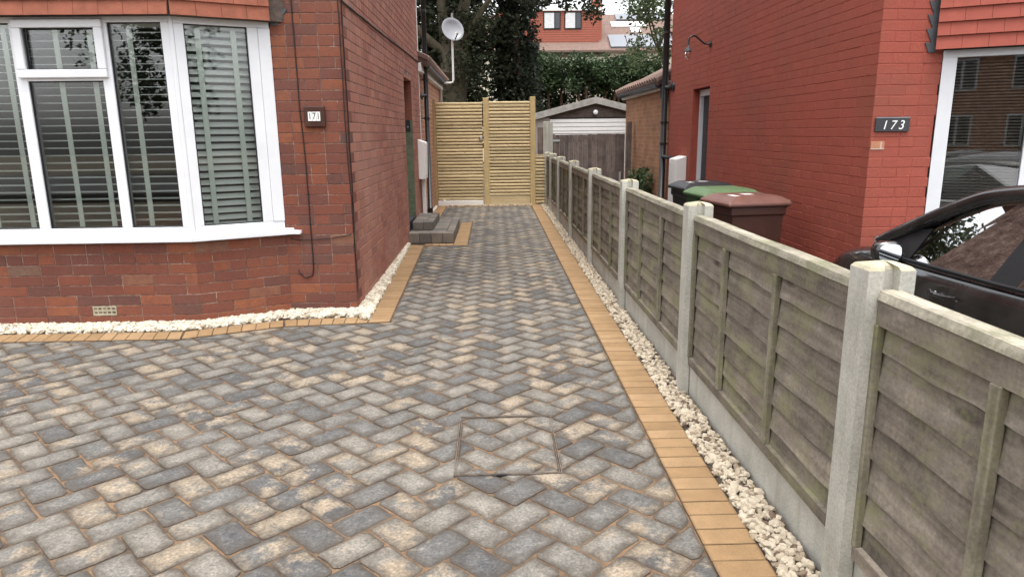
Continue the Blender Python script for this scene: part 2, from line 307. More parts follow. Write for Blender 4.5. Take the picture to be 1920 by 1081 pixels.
plain('render_cream', (0.55,0.50,0.40), 0.9, var=0.06); plain('pebbledash', (0.33,0.30,0.26), 0.95, var=0.3, scale=60); plain('hung_red', (0.38,0.115,0.075), 0.8, var=0.12); plain('fibre_cement', (0.30,0.285,0.26), 0.9, var=0.3, scale=8)
plain('solar', (0.16,0.17,0.19), 0.3, var=0.1, spec=0.5); plain('window_dark', (0.03,0.035,0.04), 0.1, spec=0.6); plain('door_dark', (0.02,0.022,0.028), 0.4); plain('curtain', (0.6,0.6,0.6), 0.8)
# ------------------------------------------------------------------ polygon clipping
def clip(P, n, c):                # keep n.p <= c
    R = []
    for i in range(len(P)):
        a, b = P[i], P[(i+1)%len(P)]; da = n[0]*a[0]+n[1]*a[1]-c; db = n[0]*b[0]+n[1]*b[1]-c
        if da <= 0: R.append(a)
        if (da < 0) != (db < 0) and abs(da-db) > 1e-12:
            t = da/(da-db)
            if 0 < t < 1: R.append((a[0]+(b[0]-a[0])*t, a[1]+(b[1]-a[1])*t))
    return R
def area(P): return 0.5*sum(P[i][0]*P[(i+1)%len(P)][1]-P[(i+1)%len(P)][0]*P[i][1] for i in range(len(P))) if len(P) > 2 else 0
def subtract(P, Q):               # P minus convex CCW Q -> (outside pieces, inside)
    out = []; cur = P
    for i in range(len(Q)):
        a, b = Q[i], Q[(i+1)%len(Q)]; n = (b[1]-a[1], a[0]-b[0]); c = n[0]*a[0]+n[1]*a[1]   # outward normal
        o = clip(cur, (-n[0],-n[1]), -c)
        if area(o) > 2e-4: out.append(o)
        cur = clip(cur, n, c)
        if area(cur) < 1e-6: return ([P] if not out or abs(sum(area(x) for x in out)-area(P)) < 1e-6 else out), []
    return out, cur
def shrink(P, d):                 # inset a convex polygon
    Q = P
    for i in range(len(P)):
        a, b = P[i], P[(i+1)%len(P)]; L = math.hypot(b[0]-a[0], b[1]-a[1])
        if L < 1e-6: continue
        n = ((b[1]-a[1])/L, (a[0]-b[0])/L); Q = clip(Q, n, n[0]*a[0]+n[1]*a[1]-d)
        if len(Q) < 3: return []
    return Q
def rounded(P, r, jit):
    R = []
    for i in range(len(P)):
        a, b, c = P[i-1], P[i], P[(i+1)%len(P)]
        la = math.hypot(a[0]-b[0], a[1]-b[1]); lc = math.hypot(c[0]-b[0], c[1]-b[1])
        if la < 1e-4 or lc < 1e-4: continue
        ra = min(r*rnd.uniform(.6,1.5), la*.4); rc = min(r*rnd.uniform(.6,1.5), lc*.4)
        p1 = (b[0]+(a[0]-b[0])*ra/la, b[1]+(a[1]-b[1])*ra/la); p2 = (b[0]+(c[0]-b[0])*rc/lc, b[1]+(c[1]-b[1])*rc/lc)
        R += [(p1[0]+rnd.uniform(-jit,jit), p1[1]+rnd.uniform(-jit,jit)), (p2[0]+rnd.uniform(-jit,jit), p2[1]+rnd.uniform(-jit,jit))]
        if lc > 0.09:             # a wavering point in the middle of a long side
            q = (b[0]+(c[0]-b[0])*.5, b[1]+(c[1]-b[1])*.5); R.append((q[0]+rnd.uniform(-jit,jit)*1.6, q[1]+rnd.uniform(-jit,jit)*1.6))
    return R
def slab(mb, P, ztop, depth, r1=0.006, r2=0.03, tilt=0.0, rim=0.006):
    n = len(P); cx = sum(p[0] for p in P)/n; cy = sum(p[1] for p in P)/n; tx = rnd.uniform(-tilt,tilt); ty = rnd.uniform(-tilt,tilt)
    mr = max(0.02, min(math.hypot(p[0]-cx, p[1]-cy) for p in P))
    def ring(d): k = max(0.15, 1-d/mr); return [(cx+(p[0]-cx)*k, cy+(p[1]-cy)*k) for p in P]
    V = []; A = []
    for Q, z, a in ((P, ztop-depth, 0), (P, ztop-rim, 0), (ring(r1), ztop-rim*0.25, 0.35), (ring(r2), ztop, 1.0)):
        for q in Q: V.append((q[0], q[1], z+(q[0]-cx)*tx+(q[1]-cy)*ty)); A.append(a)
    F = []
    for k in range(3):
        for i in range(n): j = (i+1)%n; F.append((k*n+i, k*n+j, (k+1)*n+j, (k+1)*n+i))
    F.append(tuple(3*n+i for i in range(n))); mb.add(V, F, A)
# ================================================================== THE GROUND
g = MB(); g.box(-150, 150, -60, 240, -0.9, -0.34); tag(g.build('ground', 'earth'), 'bare earth ground around the houses', 'ground', kind='structure')
g = MB(); g.box(1.10, 9.0, -9, 16.8, -0.33, -0.24); tag(g.build('neighbour_drive', 'asphalt'), 'dark tarmac drive beside the red house', 'drive', kind='structure')
g = MB(); g.box(-30, 30, -20, -9.01, -0.33, -0.10); tag(g.build('road', 'asphalt'), 'asphalt road in front of the houses', 'road', kind='structure')
drive = MB(); drive.box(-6.5, 1.045, -8.9, 14.06, -0.335, -0.0085)
drive = drive.build('driveway', 'sand'); tag(drive, 'block paved driveway with sanded joints', 'driveway', kind='structure')
# ---- herringbone blocks
L_, W_ = 0.212, 0.1335; GAP = 0.0075; e1 = (math.sqrt(.5), math.sqrt(.5)); e2 = (-math.sqrt(.5), math.sqrt(.5)); OX, OY = 0.085, 2.178
a0 = -L_/2; b0 = -W_/2                                   # so that block H(0,0) is centred on OX, OY
obst = [[(-6,4.80),(-2.25,4.80),(-1.60,5.09),(-1.60,5.172),(-6,5.172)], [(-1.60,5.09),(-.817,5.172),(-1.60,5.172)],
        [(-6,5.172),(-.817,5.172),(-.915,8.87),(-6,8.87)], [(-6,8.87),(-.355,8.86),(-.365,11.25),(-6,11.25)], [(-6,11.25),(-.94,11.25),(-.95,14.2),(-6,14.2)]]
man = [(-.185,2.69),(.262,2.69),(.262,3.30),(-.185,3.30)]
pieces = []; man_pieces = []
for i in range(-22, 6):
    for j in range(-8, 75):
        ox = OX + i*L_*math.sqrt(2); oy = OY + j*W_*math.sqrt(2)
        for rect in ((a0, b0, a0+L_, b0+W_), (a0, b0+W_, a0+W_, b0+W_+L_)):
            P = [(rect[0],rect[1]),(rect[2],rect[1]),(rect[2],rect[3]),(rect[0],rect[3])]
            P = [(ox+p[0]*e1[0]+p[1]*e2[0], oy+p[0]*e1[1]+p[1]*e2[1]) for p in P]
            cx = sum(p[0] for p in P)/4; cy = sum(p[1] for p in P)/4
            if not (-5.5 < cx < 0.9 and 0.9 < cy < 13.9): continue
            P = clip(P, (1,-0.0025), 0.700); P = clip(P, (0,1), 13.74)
            if area(P) < 3e-4: continue
            parts = [P]
            for Q in obst:
                nx = []
                for p in parts: nx += subtract(p, Q)[0] if True else []
                parts = nx
            for p in parts:
                o, ins = subtract(p, man)
                if ins and len(o) > 1: o, ins = [p], []
                if ins and area(ins) > 4e-4: man_pieces.append(ins)
                pieces += [q for q in o if area(q) > 4e-4]
pieces = [(p, rank((sum(q[0] for q in p)/len(p), sum(q[1] for q in p)/len(p), 0), area(p)*0.6/ max(0.5, math.hypot(sum(q[0] for q in p)/len(p), sum(q[1] for q in p)/len(p)))*1.4)) for p in pieces]
pieces.sort(key=lambda t: -t[1])
rest = MB()
pools = {}
def block_mesh_of(P, z):
    mb = MB(); Q = shrink(P, GAP/2)
    if len(Q) < 3 or area(Q) < 3e-4: return None
    slab(mb, rounded(Q, 0.014, 0.0032), z, 0.03, 0.009, 0.040, 0.012); return mb
nobj = 0
for P, rk in pieces:
    z = rnd.uniform(-0.0022, 0.0012)
    mb = block_mesh_of(P, 0.0)
    if mb is None: continue
    if nobj < 300:
        o = mb.build('paving_block', 'paving', drive, attr=True); o.location.z = z; nobj += 1
    else:
        rest.add([(v[0],v[1],v[2]+z) for v in mb.v], mb.f, mb.a)
tag(rest.build('paving_field', 'paving', drive, attr=True), kind='stuff')
mc = thing('manhole_cover', 'recessed square drain cover filled with paving blocks inside a thin steel frame', 'drain cover', (0.04, 3.0, 0))
for P in man_pieces:
    mb = block_mesh_of([(p[0]-.04, p[1]-3.0) for p in P], -0.001)
    if mb: mb.build('paving_block', 'paving', mc, attr=True)
fr = MB()
for ins, wd, zt in ((0.0, 0.0045, 0.0026), (0.0085, 0.003, 0.0022)):
    x0, x1, y0, y1 = -.185-.04+ins-.006, .262-.04-ins+.006, 2.69-3+ins-.006, 3.30-3-ins+.006
    fr.box(x0, x1, y0, y0+wd, -.03, zt); fr.box(x0, x1, y1-wd, y1, -.03, zt); fr.box(x0, x0+wd, y0+wd, y1-wd, -.03, zt); fr.box(x1-wd, x1, y0+wd, y1-wd, -.03, zt)
fr.build('frame', 'steel_rust', mc)
kh = MB(); kh.box(-0.05, -0.005, -0.325, -0.3165, -.02, 0.004); kh.build('key_slot', 'ink', mc)
# ---- tan border
border = MB(); border.box(-6.4, -6.3, 4.8, 4.9, -0.33, -0.0145)
border = bpy.data.objects.new('paving_border', border.mesh('paving_border', 'sand')); COL.objects.link(border); tag(border, 'tan block edging course around the paving', 'paving border', kind='structure')
BP = 0.0955
def course(inner0, inner1, outer0, outer1, cuts=()):      # blocks laid across a strip from end 0 to end 1
    Lg = (Vector(inner1)-Vector(inner0)).length; n = max(1, round(Lg/BP))
    A, B, C_, D = Vector(inner0), Vector(inner1), Vector(outer0), Vector(outer1)
    for k in range(n):
        t0, t1 = k/n, (k+1)/n
        P = [tuple(A.lerp(B, t0)), tuple(C_.lerp(D, t0)), tuple(C_.lerp(D, t1)), tuple(A.lerp(B, t1))]
        if area(P) < 0: P = P[::-1]
        Q = shrink(P, 0.0014)
        if len(Q) < 3: continue
        mb = MB(); slab(mb, rounded(Q, 0.003, 0.0004), 0.002+rnd.uniform(-.0008,.0008), 0.035, 0.003, 0.010, 0.004, 0.0025); mb.build('border_block', 'tan_block', border, attr=True)
course((.891,1.0), (.925,13.98), (.7025,1.0), (.735,13.98))
course((-6,5.0), (-2.31,5.0), (-6,4.802), (-2.25,4.802))
course((-2.30,5.0), (-1.66,5.285), (-2.24,4.805), (-1.605,5.092))
course((-1.65,5.288), (-.99,5.345), (-1.595,5.095), (-.99,5.155))
course((-.985,5.160), (-1.105,8.95), (-.819,5.176), (-.917,8.872))
course((-1.09,9.05), (-.55,9.05), (-1.09,8.875), (-.355,8.864)) if False else course((-.91,9.05), (-.545,9.05), (-.91,8.875), (-.545,8.866))
course((-.541,8.866), (-.541,11.23), (-.357,8.863), (-.367,11.23))
course((-1.12,11.26), (-1.13,13.97), (-.942,11.26), (-.952,13.97))
course((-1.1,13.97), (.72,13.97), (-.95,13.745), (.72,13.745)) if False else None
course((-.945,13.84), (.728,13.84), (-.945,13.745), (.728,13.745))
# ---- gravel strips
ICO_V = []; t_ = (1+5**.5)/2
for a, b in ((-1,t_),(1,t_),(-1,-t_),(1,-t_)): ICO_V += [(a,b,0)]
for a, b in ((-1,t_),(1,t_),(-1,-t_),(1,-t_)): ICO_V += [(0,a,b)]
for a, b in ((t_,-1),(t_,1),(-t_,-1),(-t_,1)): ICO_V += [(a,0,b)]
ICO_F = [(0,11,5),(0,5,1),(0,1,7),(0,7,10),(0,10,11),(1,5,9),(5,11,4),(11,10,2),(10,7,6),(7,1,8),(3,9,4),(3,4,2),(3,2,6),(3,6,8),(3,8,9),(4,9,5),(2,4,11),(6,2,10),(8,6,7),(9,8,1)]
def stone(mb, x, y, z, s):
    rot = Matrix.Rotation(rnd.uniform(0,6.28),3,'Z') @ Matrix.Rotation(rnd.uniform(-.6,.6),3,'X') @ Matrix.Rotation(rnd.uniform(-.6,.6),3,'Y')
    sx, sy, sz = s*rnd.uniform(.75,1.35), s*rnd.uniform(.6,1.0), s*rnd.uniform(.45,.75); V = []
    for v in ICO_V:
        k = rnd.uniform(.82,1.1)/1.9; q = rot @ Vector((v[0]*sx*k, v[1]*sy*k, v[2]*sz*k)); V.append((x+q.x, y+q.y, z+q.z))
    mb.add(V, ICO_F)
def gravel(mb, poly_a, poly_b, n, s, z0=0.0, heap=0.008):   # between two polylines with the same number of points
    segs = [( (Vector(poly_a[i+1])-Vector(poly_a[i])).length*((Vector(poly_a[i])-Vector(poly_b[i])).length+(Vector(poly_a[i+1])-Vector(poly_b[i+1])).length)) for i in range(len(poly_a)-1)]
    tot = sum(segs)
    for i, a in enumerate(segs):
        for k in range(int(n*a/tot)):
            t, u = rnd.random(), rnd.uniform(0.02,0.98)
            p = Vector(poly_a[i]).lerp(Vector(poly_a[i+1]), t).lerp(Vector(poly_b[i]).lerp(Vector(poly_b[i+1]), t), u)
            stone(mb, p.x, p.y, z0+rnd.uniform(-.010, heap)+heap*math.sin(math.pi*u)*.6, s*rnd.uniform(.7,1.25))
def wz(Y): return 0.70+0.0025*Y
mb = MB(); mb.box(.9, 1.038, .9, 13.98, -.0135, -.004); mb.box(-6,-2.3,5.005,5.2,-.0135,-.004); mb.box(-1.66,-1.0,5.35,5.52,-.0135,-.004); mb.build('gravel_bed', 'gravel_bed', drive)
gr = MB(); gravel(gr, [(.897,1.0),(.905,5),(.928,13.95)], [(1.03,1.0),(1.035,5),(1.04,13.95)], 6000, 0.0185)
gravel(gr, [(-.9,13.86),(.74,13.86)], [(-.9,13.95),(.74,13.95)], 500, 0.02)
o = gr.build('gravel_strip', 'gravel_cream'); tag(o, 'strip of cream stone chippings along the foot of the timber fence', 'gravel', kind='stuff')
gw = MB()
gravel(gw, [(-4.2,5.01),(-2.33,5.01),(-1.66,5.30),(-1.0,5.36),(-.99,5.22)], [(-4.2,5.215),(-2.26,5.215),(-1.66,5.535),(-1.12,5.535),(-1.13,5.53)], 3800, 0.024, 0.004, 0.016)
gravel(gw, [(-.995,5.19),(-1.108,8.93)], [(-1.14,5.45),(-1.145,9.05)], 2100, 0.026, 0.004, 0.014)
gravel(gw, [(-1.125,11.3),(-1.135,13.9)], [(-1.2,11.3),(-1.21,13.9)], 700, 0.026, 0.0, 0.01)
o = gw.build('gravel_strip', 'gravel_white'); tag(o, 'band of white stone chippings against the brick house wall', 'gravel', kind='stuff')
# ================================================================== BRICKS
CO = 0.079; BL = 0.238; JT = 0.0055
class Bricks:
    def __init__(s, parent, mats): s.items = []; s.parent = parent; s.mats = mats
    def unit(s, L, h, d, mat, jit=0.0012):
        mb = MB(); b = 0.003; l2 = L/2; V = []
        j = lambda: rnd.uniform(-jit, jit)
        for (x, z) in ((-l2,-h/2),(l2,-h/2),(l2,h/2),(-l2,h/2)): V.append((x+j(), -d, z+j()))
        for i in range(4): V.append((V[i][0], -b, V[i][2]))
        for i, (sx, sz) in enumerate(((1,1),(-1,1),(-1,-1),(1,-1))): V.append((V[i][0]+sx*b, j()*.6, V[i][2]+sz*b))
        F = [(8,9,10,11)]
        for a in (0, 4):
            for i in range(4): k = (i+1)%4; F.append((a+i, a+k, a+4+k, a+4+i))
        mb.add(V, F); return mb
    def face(s, o, u, n, length, z0, z1, mat, holes=(), quoin0=False, quoin1=False, phase=0, header_every=4, header_random=0.12, d=0.03, smax=None):
        """one wall face: o base corner, u along, n outward. quoin0/1: brick ends shown round the corner"""
        o = Vector(o); u = Vector(u); n = Vector(n); nc = int(round((z1-z0)/CO))
        for c in range(nc):
            za = z0+c*CO; zb = za+CO-JT; x = 0.0; row = c+phase
            pos = []
            if quoin0:
                l0 = BL if row%2 == 0 else 0.1145
                pos.append((0, l0-JT, 'q0')); x = l0
                if row%2: pass
                else: pass
            else: x = 0.0 if row%2 == 0 else -BL/2
            hdr = (row%header_every == header_every-1)
            while x < length-1e-4:
                l = BL/2 if (hdr or rnd.random() < header_random) else BL
                a, b = max(0.0, x), min(length, x+l)
                x += l
                if b-a < 0.03: continue
                pos.append((a, b-JT if b < length else b, ''))
            if quoin1 and pos:
                a, b, k = pos[-1]; pos[-1] = (a, length, 'q1')
            for a, b, k in pos:
                cells = [(a, b)]
                for (h0, h1, hz0, hz1) in holes:
                    if zb > hz0+.01 and za < hz1-.01:
                        nx = []
                        for (p, q) in cells:
                            if q <= h0 or p >= h1: nx.append((p, q)); continue
                            if p < h0: nx.append((p, h0))
                            if q > h1: nx.append((h1, q))
                        cells = nx
                for (p, q) in cells:
                    if q-p < 0.02: continue
                    dd = d
                    if k == 'q0' or k == 'q1': dd = 0.112 if row%2 == 0 else 0.225
                    s.items.append((o+u*((p+q)/2)+Vector((0,0,(za+zb)/2)), u, n, q-p, zb-za, dd, mat))
    def emit(s, count=300, name='brick'):
        s.items.sort(key=lambda t: -rank(t[0], t[3]*t[4]*max(0.0, (CAMP-t[0]).normalized().dot(t[2]))))
        cache = {}; rest = {}
        for k, (c, u, n, L, h, d, mat) in enumerate(s.items):
            # local x = u, y = n (outward), z = up ; front face lies at y = 0
            off = rnd.uniform(-0.0008, 0.0012)
            if k < count:
                key = (round(L/0.004), round(d,3), mat, rnd.randrange(3))
                if key not in cache: cache[key] = s.unit(L, h, d, mat).mesh(name, mat)
                inst(name, cache[key], s.parent, frame(c+n*off, u, n))
            else:
                m_ = s.unit(L, h, d, mat); r_ = rest.setdefault(mat, MB())
                r_.add([tuple(c+u*v[0]+n*(v[1]+off)+Vector((0,0,v[2]))) for v in m_.v], m_.f)
        for mat, r_ in rest.items(): tag(r_.build('brick_field', mat, s.parent), kind='stuff')
# ================================================================== LEFT HOUSE (171)
XW, YF, YB = -1.13, 5.525, 5.205
house = thing('brick_house', 'red brick house with a white bay window and a tiled bay skirt', 'house')
bk = Bricks(house, None)
TOPB = 46*CO
A_, B_, C_ = Vector((-1.655,YF,0)), Vector((-2.25,YB,0)), Vector((-4.6,YB,0))
uAB = (A_-B_).normalized(); nAB = Vector((uAB.y,-uAB.x,0))
# front wall, right of the bay (quoins show their ends on the side wall)
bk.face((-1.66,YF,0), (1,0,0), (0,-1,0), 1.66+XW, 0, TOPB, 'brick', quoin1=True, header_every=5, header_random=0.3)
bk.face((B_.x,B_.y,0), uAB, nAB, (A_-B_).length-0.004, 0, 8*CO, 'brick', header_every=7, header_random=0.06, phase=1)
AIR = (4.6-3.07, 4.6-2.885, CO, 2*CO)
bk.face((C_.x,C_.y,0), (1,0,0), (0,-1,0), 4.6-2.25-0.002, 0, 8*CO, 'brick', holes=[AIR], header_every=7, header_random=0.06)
# side wall : start behind the quoins, alternating
DOOR = (9.22, 10.06, -1, 2.14)
for c in range(46):
    st = YF + (0.1125 if c%2 == 0 else 0.2265)+0.006*0+0.003
    hs_ = []
    if c*CO < 2.16: hs_ = [(DOOR[0]-st, DOOR[1]-st, -1, 2.16)]
    elif c*CO < 2.25: hs_ = []
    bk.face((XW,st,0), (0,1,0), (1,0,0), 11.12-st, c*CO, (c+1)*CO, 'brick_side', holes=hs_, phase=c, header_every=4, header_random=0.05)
bk.emit(300)
wl = MB(); zt = 5.4
wl.box(-1.65, XW-.0032, YF+.0032, YF+.26, -.33, zt)                        # front return
wl.box(XW-.30, XW-.0032, YF+.2605, DOOR[0]-.0, -.33, zt); wl.box(XW-.30, XW-.0032, DOOR[1], 11.115, -.33, zt); wl.box(XW-.30, XW-.0032, DOOR[0]+.0005, DOOR[1]-.0005, 2.165, zt)
wl.prism([(A_.x+.003,A_.y+.005),(A_.x-.004,A_.y+.25),(B_.x-.05,B_.y+.26),(B_.x+.0,B_.y+.0035),][::1], -.33, .634)
wl.box(-4.6, B_.x-.001, YB+.0032, YB+.25, -.33, .634)
wl.box(-9.0, -4.601, YF, YF+.26, -.33, zt)
wl.build('wall', 'mortar', house)
up = MB(); up.box(-9, -1.66, YF+.02, YF+.25, 3.05, zt); up.build('upper_wall', 'brick_orange', house)
bw = MB(); bw.box(-9, XW-.31, 10.9, 11.1, -.33, zt); bw.build('rear_wall', 'brick_orange', house)
rf = MB(); rf.extr([(-9,5.1,5.3),(-.8,5.1,5.3),(-.8,8.3,7.6),(-9,8.3,7.6)], (0,0,.12)); rf.extr([(-9,11.5,5.3),(-9,8.31,7.6),(-.8,8.31,7.6),(-.8,11.5,5.3)], (0,0,.12)); rf.build('roof', 'roof_brown', house)
inn = MB(); inn.box(-6.5, -1.70, 8.5, 8.6, -.2, 2.9); inn.box(-6.6, -6.5, 5.6, 8.6, -.2, 2.9); inn.box(-1.72, -1.66, 5.82, 8.5, -.2, 2.9); inn.build('room_wall', 'room_wall', house)
fl = MB(); fl.box(-6.5, -1.5, 5.46, 8.5, .0, .02); fl.box(-6.5,-1.5,5.3,8.5,2.85,2.9); fl.build('room_floor', 'dark_room', house)
ab = MB(); ab.box(-3.068,-2.887,YB+.006,YB+.02,CO+.002,2*CO-.006)
air = MB()
for z0, z1 in ((CO+.003,CO+.013),(CO+.033,CO+.043),(CO+.063,CO+.072)): air.box(-3.066,-2.889,YB-.002,YB+.0055,z0,z1)
for k in range(6): x = -3.066+k*.0335; air.box(x, x+.0095, YB-.0015, YB+.005, CO+.0131, CO+.0329); air.box(x, x+.0095, YB-.0015, YB+.005, CO+.0431, CO+.0629)
ao = air.build('air_brick', 'concrete_cap', house); ab.build('air_hole', 'ink', ao)
# bay sill
def bay_strip(mb, out, z0, z1, back=0.08, xr=0.0, end=None):
    A2 = A_+nAB*out; B2 = B_+nAB*out
    # front line y = YB-out meets the angled line
    t = (YB-out-A2.y)/(B2.y-A2.y); J = A2+(B2-A2)*t
    Ai = A_+nAB*(out-back); Bi = B_+nAB*(out-back); t2 = (YB-out+back-Ai.y)/(Bi.y-Ai.y); K = Ai+(Bi-Ai)*t2
    te = (YF-.003-A2.y)/(B2.y-A2.y) if end is None else end; E_ = A2+(B2-A2)*te
    te2 = (YF-.003-Ai.y)/(Bi.y-Ai.y) if end is None else end; E2 = Ai+(Bi-Ai)*te2
    mb.prism([(-4.7,YB-out),(J.x,J.y),(K.x,K.y),(-4.7,YB-out+back)], z0, z1)
    mb.prism([(J.x,J.y),(E_.x,E_.y),(E2.x,E2.y),(K.x,K.y)], z0, z1); return J
sill = MB(); bay_strip(sill, .055, .640, .672, .16); bay_strip(sill, .035, .6725, .690, .13); 
sill.box(-1.66, -1.53, YF-.05, YF-.001, .642, .67); so_ = sill.build('window_sill', 'upvc', house, bevel=.004)
# window frame
ZW0, ZW1 = .691, 2.225; FO = 0.0     # frame outer face offset from bay face
win = MB()
def vpost(o, u, n, u0, u1, z0=ZW0, z1=ZW1, n0=-.07, n1=0.0): win.fbox(o, u, n, u0, u1, n0, n1, z0, z1)
X1 = (1,0,0); NF = (0,-1,0); of = (0,YB,0)
# front frame : outer rails
win.fbox(of, X1, NF, -4.6, -2.262, -.07, 0, ZW0, ZW0+.055); win.fbox(of, X1, NF, -4.6, -2.262, -.07, 0, ZW1-.04, ZW1)
for a, b in ((-4.6,-4.53), (-3.366,-3.288), (-2.762,-2.69), (-2.318,-2.262)): win.fbox(of, X1, NF, a, b, -.07, .0, ZW0+.0551, ZW1-.0401)
# transom + top vent in the second light
win.fbox(of, X1, NF, -3.2879, -2.7621, -.07, .0, 1.795, 1.845)
v = MB(); 
for (a,b,c_,d_) in ((-3.335,-2.715,2.150,2.205),(-3.335,-2.715,1.815,1.872)): v.fbox(of, X1, NF, a, b, .0005, .026, c_, d_)
for (a,b) in ((-3.335,-3.275),(-2.775,-2.715)): v.fbox(of, X1, NF, a, b, .0005, .026, 1.8722, 2.1498)
# corner post and angled frame
la = (A_-B_).length
win.prism([(B_.x-.012,YB-.002),(B_.x+.002,YB-.003),(B_.x+.018*1.0,YB+.008),(B_.x-.02,YB+.07)], ZW0, ZW1)
win.fbox(B_, uAB, nAB, .02, la-.005, -.07, 0, ZW0, ZW0+.055); win.fbox(B_, uAB, nAB, .02, la-.005, -.07, 0, ZW1-.045, ZW1)
win.fbox(B_, uAB, nAB, .02, .085, -.07, 0, ZW0+.0551, ZW1-.0451); win.fbox(B_, uAB, nAB, la-.165, la-.09, -.07, 0, ZW0+.0551, ZW1-.0451); win.fbox(B_, uAB, nAB, la-.0895, la-.003, -.07, .006, ZW0+.0551, ZW1-.0451)
wo_ = win.build('window_frame', 'upvc', house, bevel=.004)
v.build('vent_sash', 'upvc', wo_, bevel=.006)
def pane(o, u, n, u0, u1, z0, z1):
    p = MB(); p.fbox(o, u, n, u0+.002, u1-.002, -.034, -.028, z0+.002, z1-.002); p.build('pane', 'glass', wo_)
    q = MB()
    for (a,b,c_,d_) in ((u0,u1,z0,z0+.007),(u0,u1,z1-.007,z1),(u0,u0+.007,z0+.0071,z1-.0071),(u1-.007,u1,z0+.0071,z1-.0071)): q.fbox(o, u, n, a, b, -.027, -.012, c_, d_)
    q.build('gasket', 'gasket', wo_)
pane(of, X1, NF, -4.53, -3.366, ZW0+.055, ZW1-.04); pane(of, X1, NF, -3.288, -2.762, ZW0+.055, 1.795); pane(of, X1, NF, -3.275, -2.775, 1.872, 2.15); pane(of, X1, NF, -2.69, -2.318, ZW0+.055, ZW1-.04)
pane(B_, uAB, nAB, .085, la-.165, ZW0+.055, ZW1-.045)
# blinds
def blind(label, o, u, n, u0, u1, tilt, tapes, mats=('blind_sage','blind_tape')):
    t = thing('venetian_blind', label, 'blind', (0,0,0), 0, 'slatted blinds in the bay window')
    o = Vector(o); u = Vector(u); n = Vector(n); c = o+u*((u0+u1)/2)-n*.115; L = u1-u0; pit = .0535
    prof = [(-.025,-.0), (-.0125,.0025), (0,.0035), (.0125,.0025), (.025,0)]
    mb = MB(); V = []
    for x in (-L/2, L/2):
        for th in (0, -.0028):
            for (y, z) in prof: V.append((x, y*math.cos(tilt)-(z+th)*math.sin(tilt), y*math.sin(tilt)+(z+th)*math.cos(tilt)))
    F = []
    for i in range(4): F += [(i,i+1,10+i+1,10+i), (5+i,15+i,15+i+1,5+i+1)]
    F += [(0,10,15,5),(4,9,19,14),(0,5,6,1),(1,6,7,2),(2,7,8,3),(3,8,9,4),(10,11,16,15),(11,12,17,16),(12,13,18,17),(13,14,19,18)]
    mb.add(V, F); me = mb.mesh('slat', mats[0])
    z = ZW0+.05; k = 0
    while z < ZW1-.06:
        inst('slat', me, t, frame((c.x,c.y,z), u, n)); z += pit; k += 1
    for x in tapes:
        tp = MB(); tp.fbox(o, u, n, x-.019, x+.019, -.0865, -.0845, ZW0+.02, ZW1-.02); tp.build('tape', mats[1], t)
    hb = MB(); hb.fbox(o, u, n, u0, u1, -.145, -.095, ZW1-.06, ZW1-.015); hb.build('head_rail', mats[0], t)
    return t
TL = -0.10
blind('sage green slatted blind behind the pane at the outer end of the bay front', of, X1, NF, -4.56, -3.335, TL, (-4.3,-3.72,-3.46))
blind('sage green slatted blind across the middle panes below the small top vent', of, X1, NF, -3.32, -2.735, TL, (-3.10,-2.86))
blind('sage green slatted blind in the narrow full height pane of the bay front', of, X1, NF, -2.72, -2.30, TL, (-2.58,))
blind('sage green slatted blind tilted nearly shut in the angled end pane', B_, uAB, nAB, .06, la-.13, -.75, (.18,la-.25))
# tile skirt over the bay
tiles = []; TW, TG = .168, .098
for row in range(6):
    zb = 2.222+row*TG; out = .075-.006*row*0+.0
    for (o, u, n, ln, sign) in ((Vector((-4.7,YB,0)), Vector((1,0,0)), Vector((0,-1,0)), 4.7-2.25+.03, 1), (B_, uAB, nAB, la-.012, 1)):
        x = -TW*(.5 if row%2 else 0)+ (0 if o is not B_ else .0)
        while x < ln:
            a, b = max(0,x)+.0012, min(ln, x+TW)-.0012; x += TW
            if b-a < .02: continue
            mb = MB(); P = []
            for aa in (a, b):
                for nn, zz in ((out+.022, zb+rnd.uniform(-.001,.001)), (out+.010, zb), (out-.012, zb+.165), (out+.0, zb+.165)):
                    q = o+u*aa+n*nn; P.append((q.x,q.y,zz))
            mb.add(P, [(0,1,2,3),(4,7,6,5),(0,4,5,1),(1,5,6,2),(2,6,7,3),(3,7,4,0)]); mb.build('hung_tile', 'tile_terracotta', house)
sk = MB(); bay_strip(sk, .055, 2.2255, 3.0, .2); sk.build('bay_skirt_board', 'dark_timber', house)
rfb = MB(); rfb.prism([(-4.8,YB-.12),(B_.x+.05,YB-.12),(A_.x,YF-.03),(-4.8,YF-.03)], 3.001, 3.06); rfb.build('bay_roof', 'roof_brown', house)
fla = MB()
for k in range(6):
    z = 2.2+k*.158; fla.extr([(-1.648,YF-.003,z+.0),(-1.60,YF-.003,z+.0),(-1.515,YF-.003,z+.115),(-1.58,YF-.003,z+.118),(-1.58,YF-.003,z+.158),(-1.648,YF-.003,z+.158)][::1], (0,-.006,0))
fla.build('lead_flashing', 'lead', house)
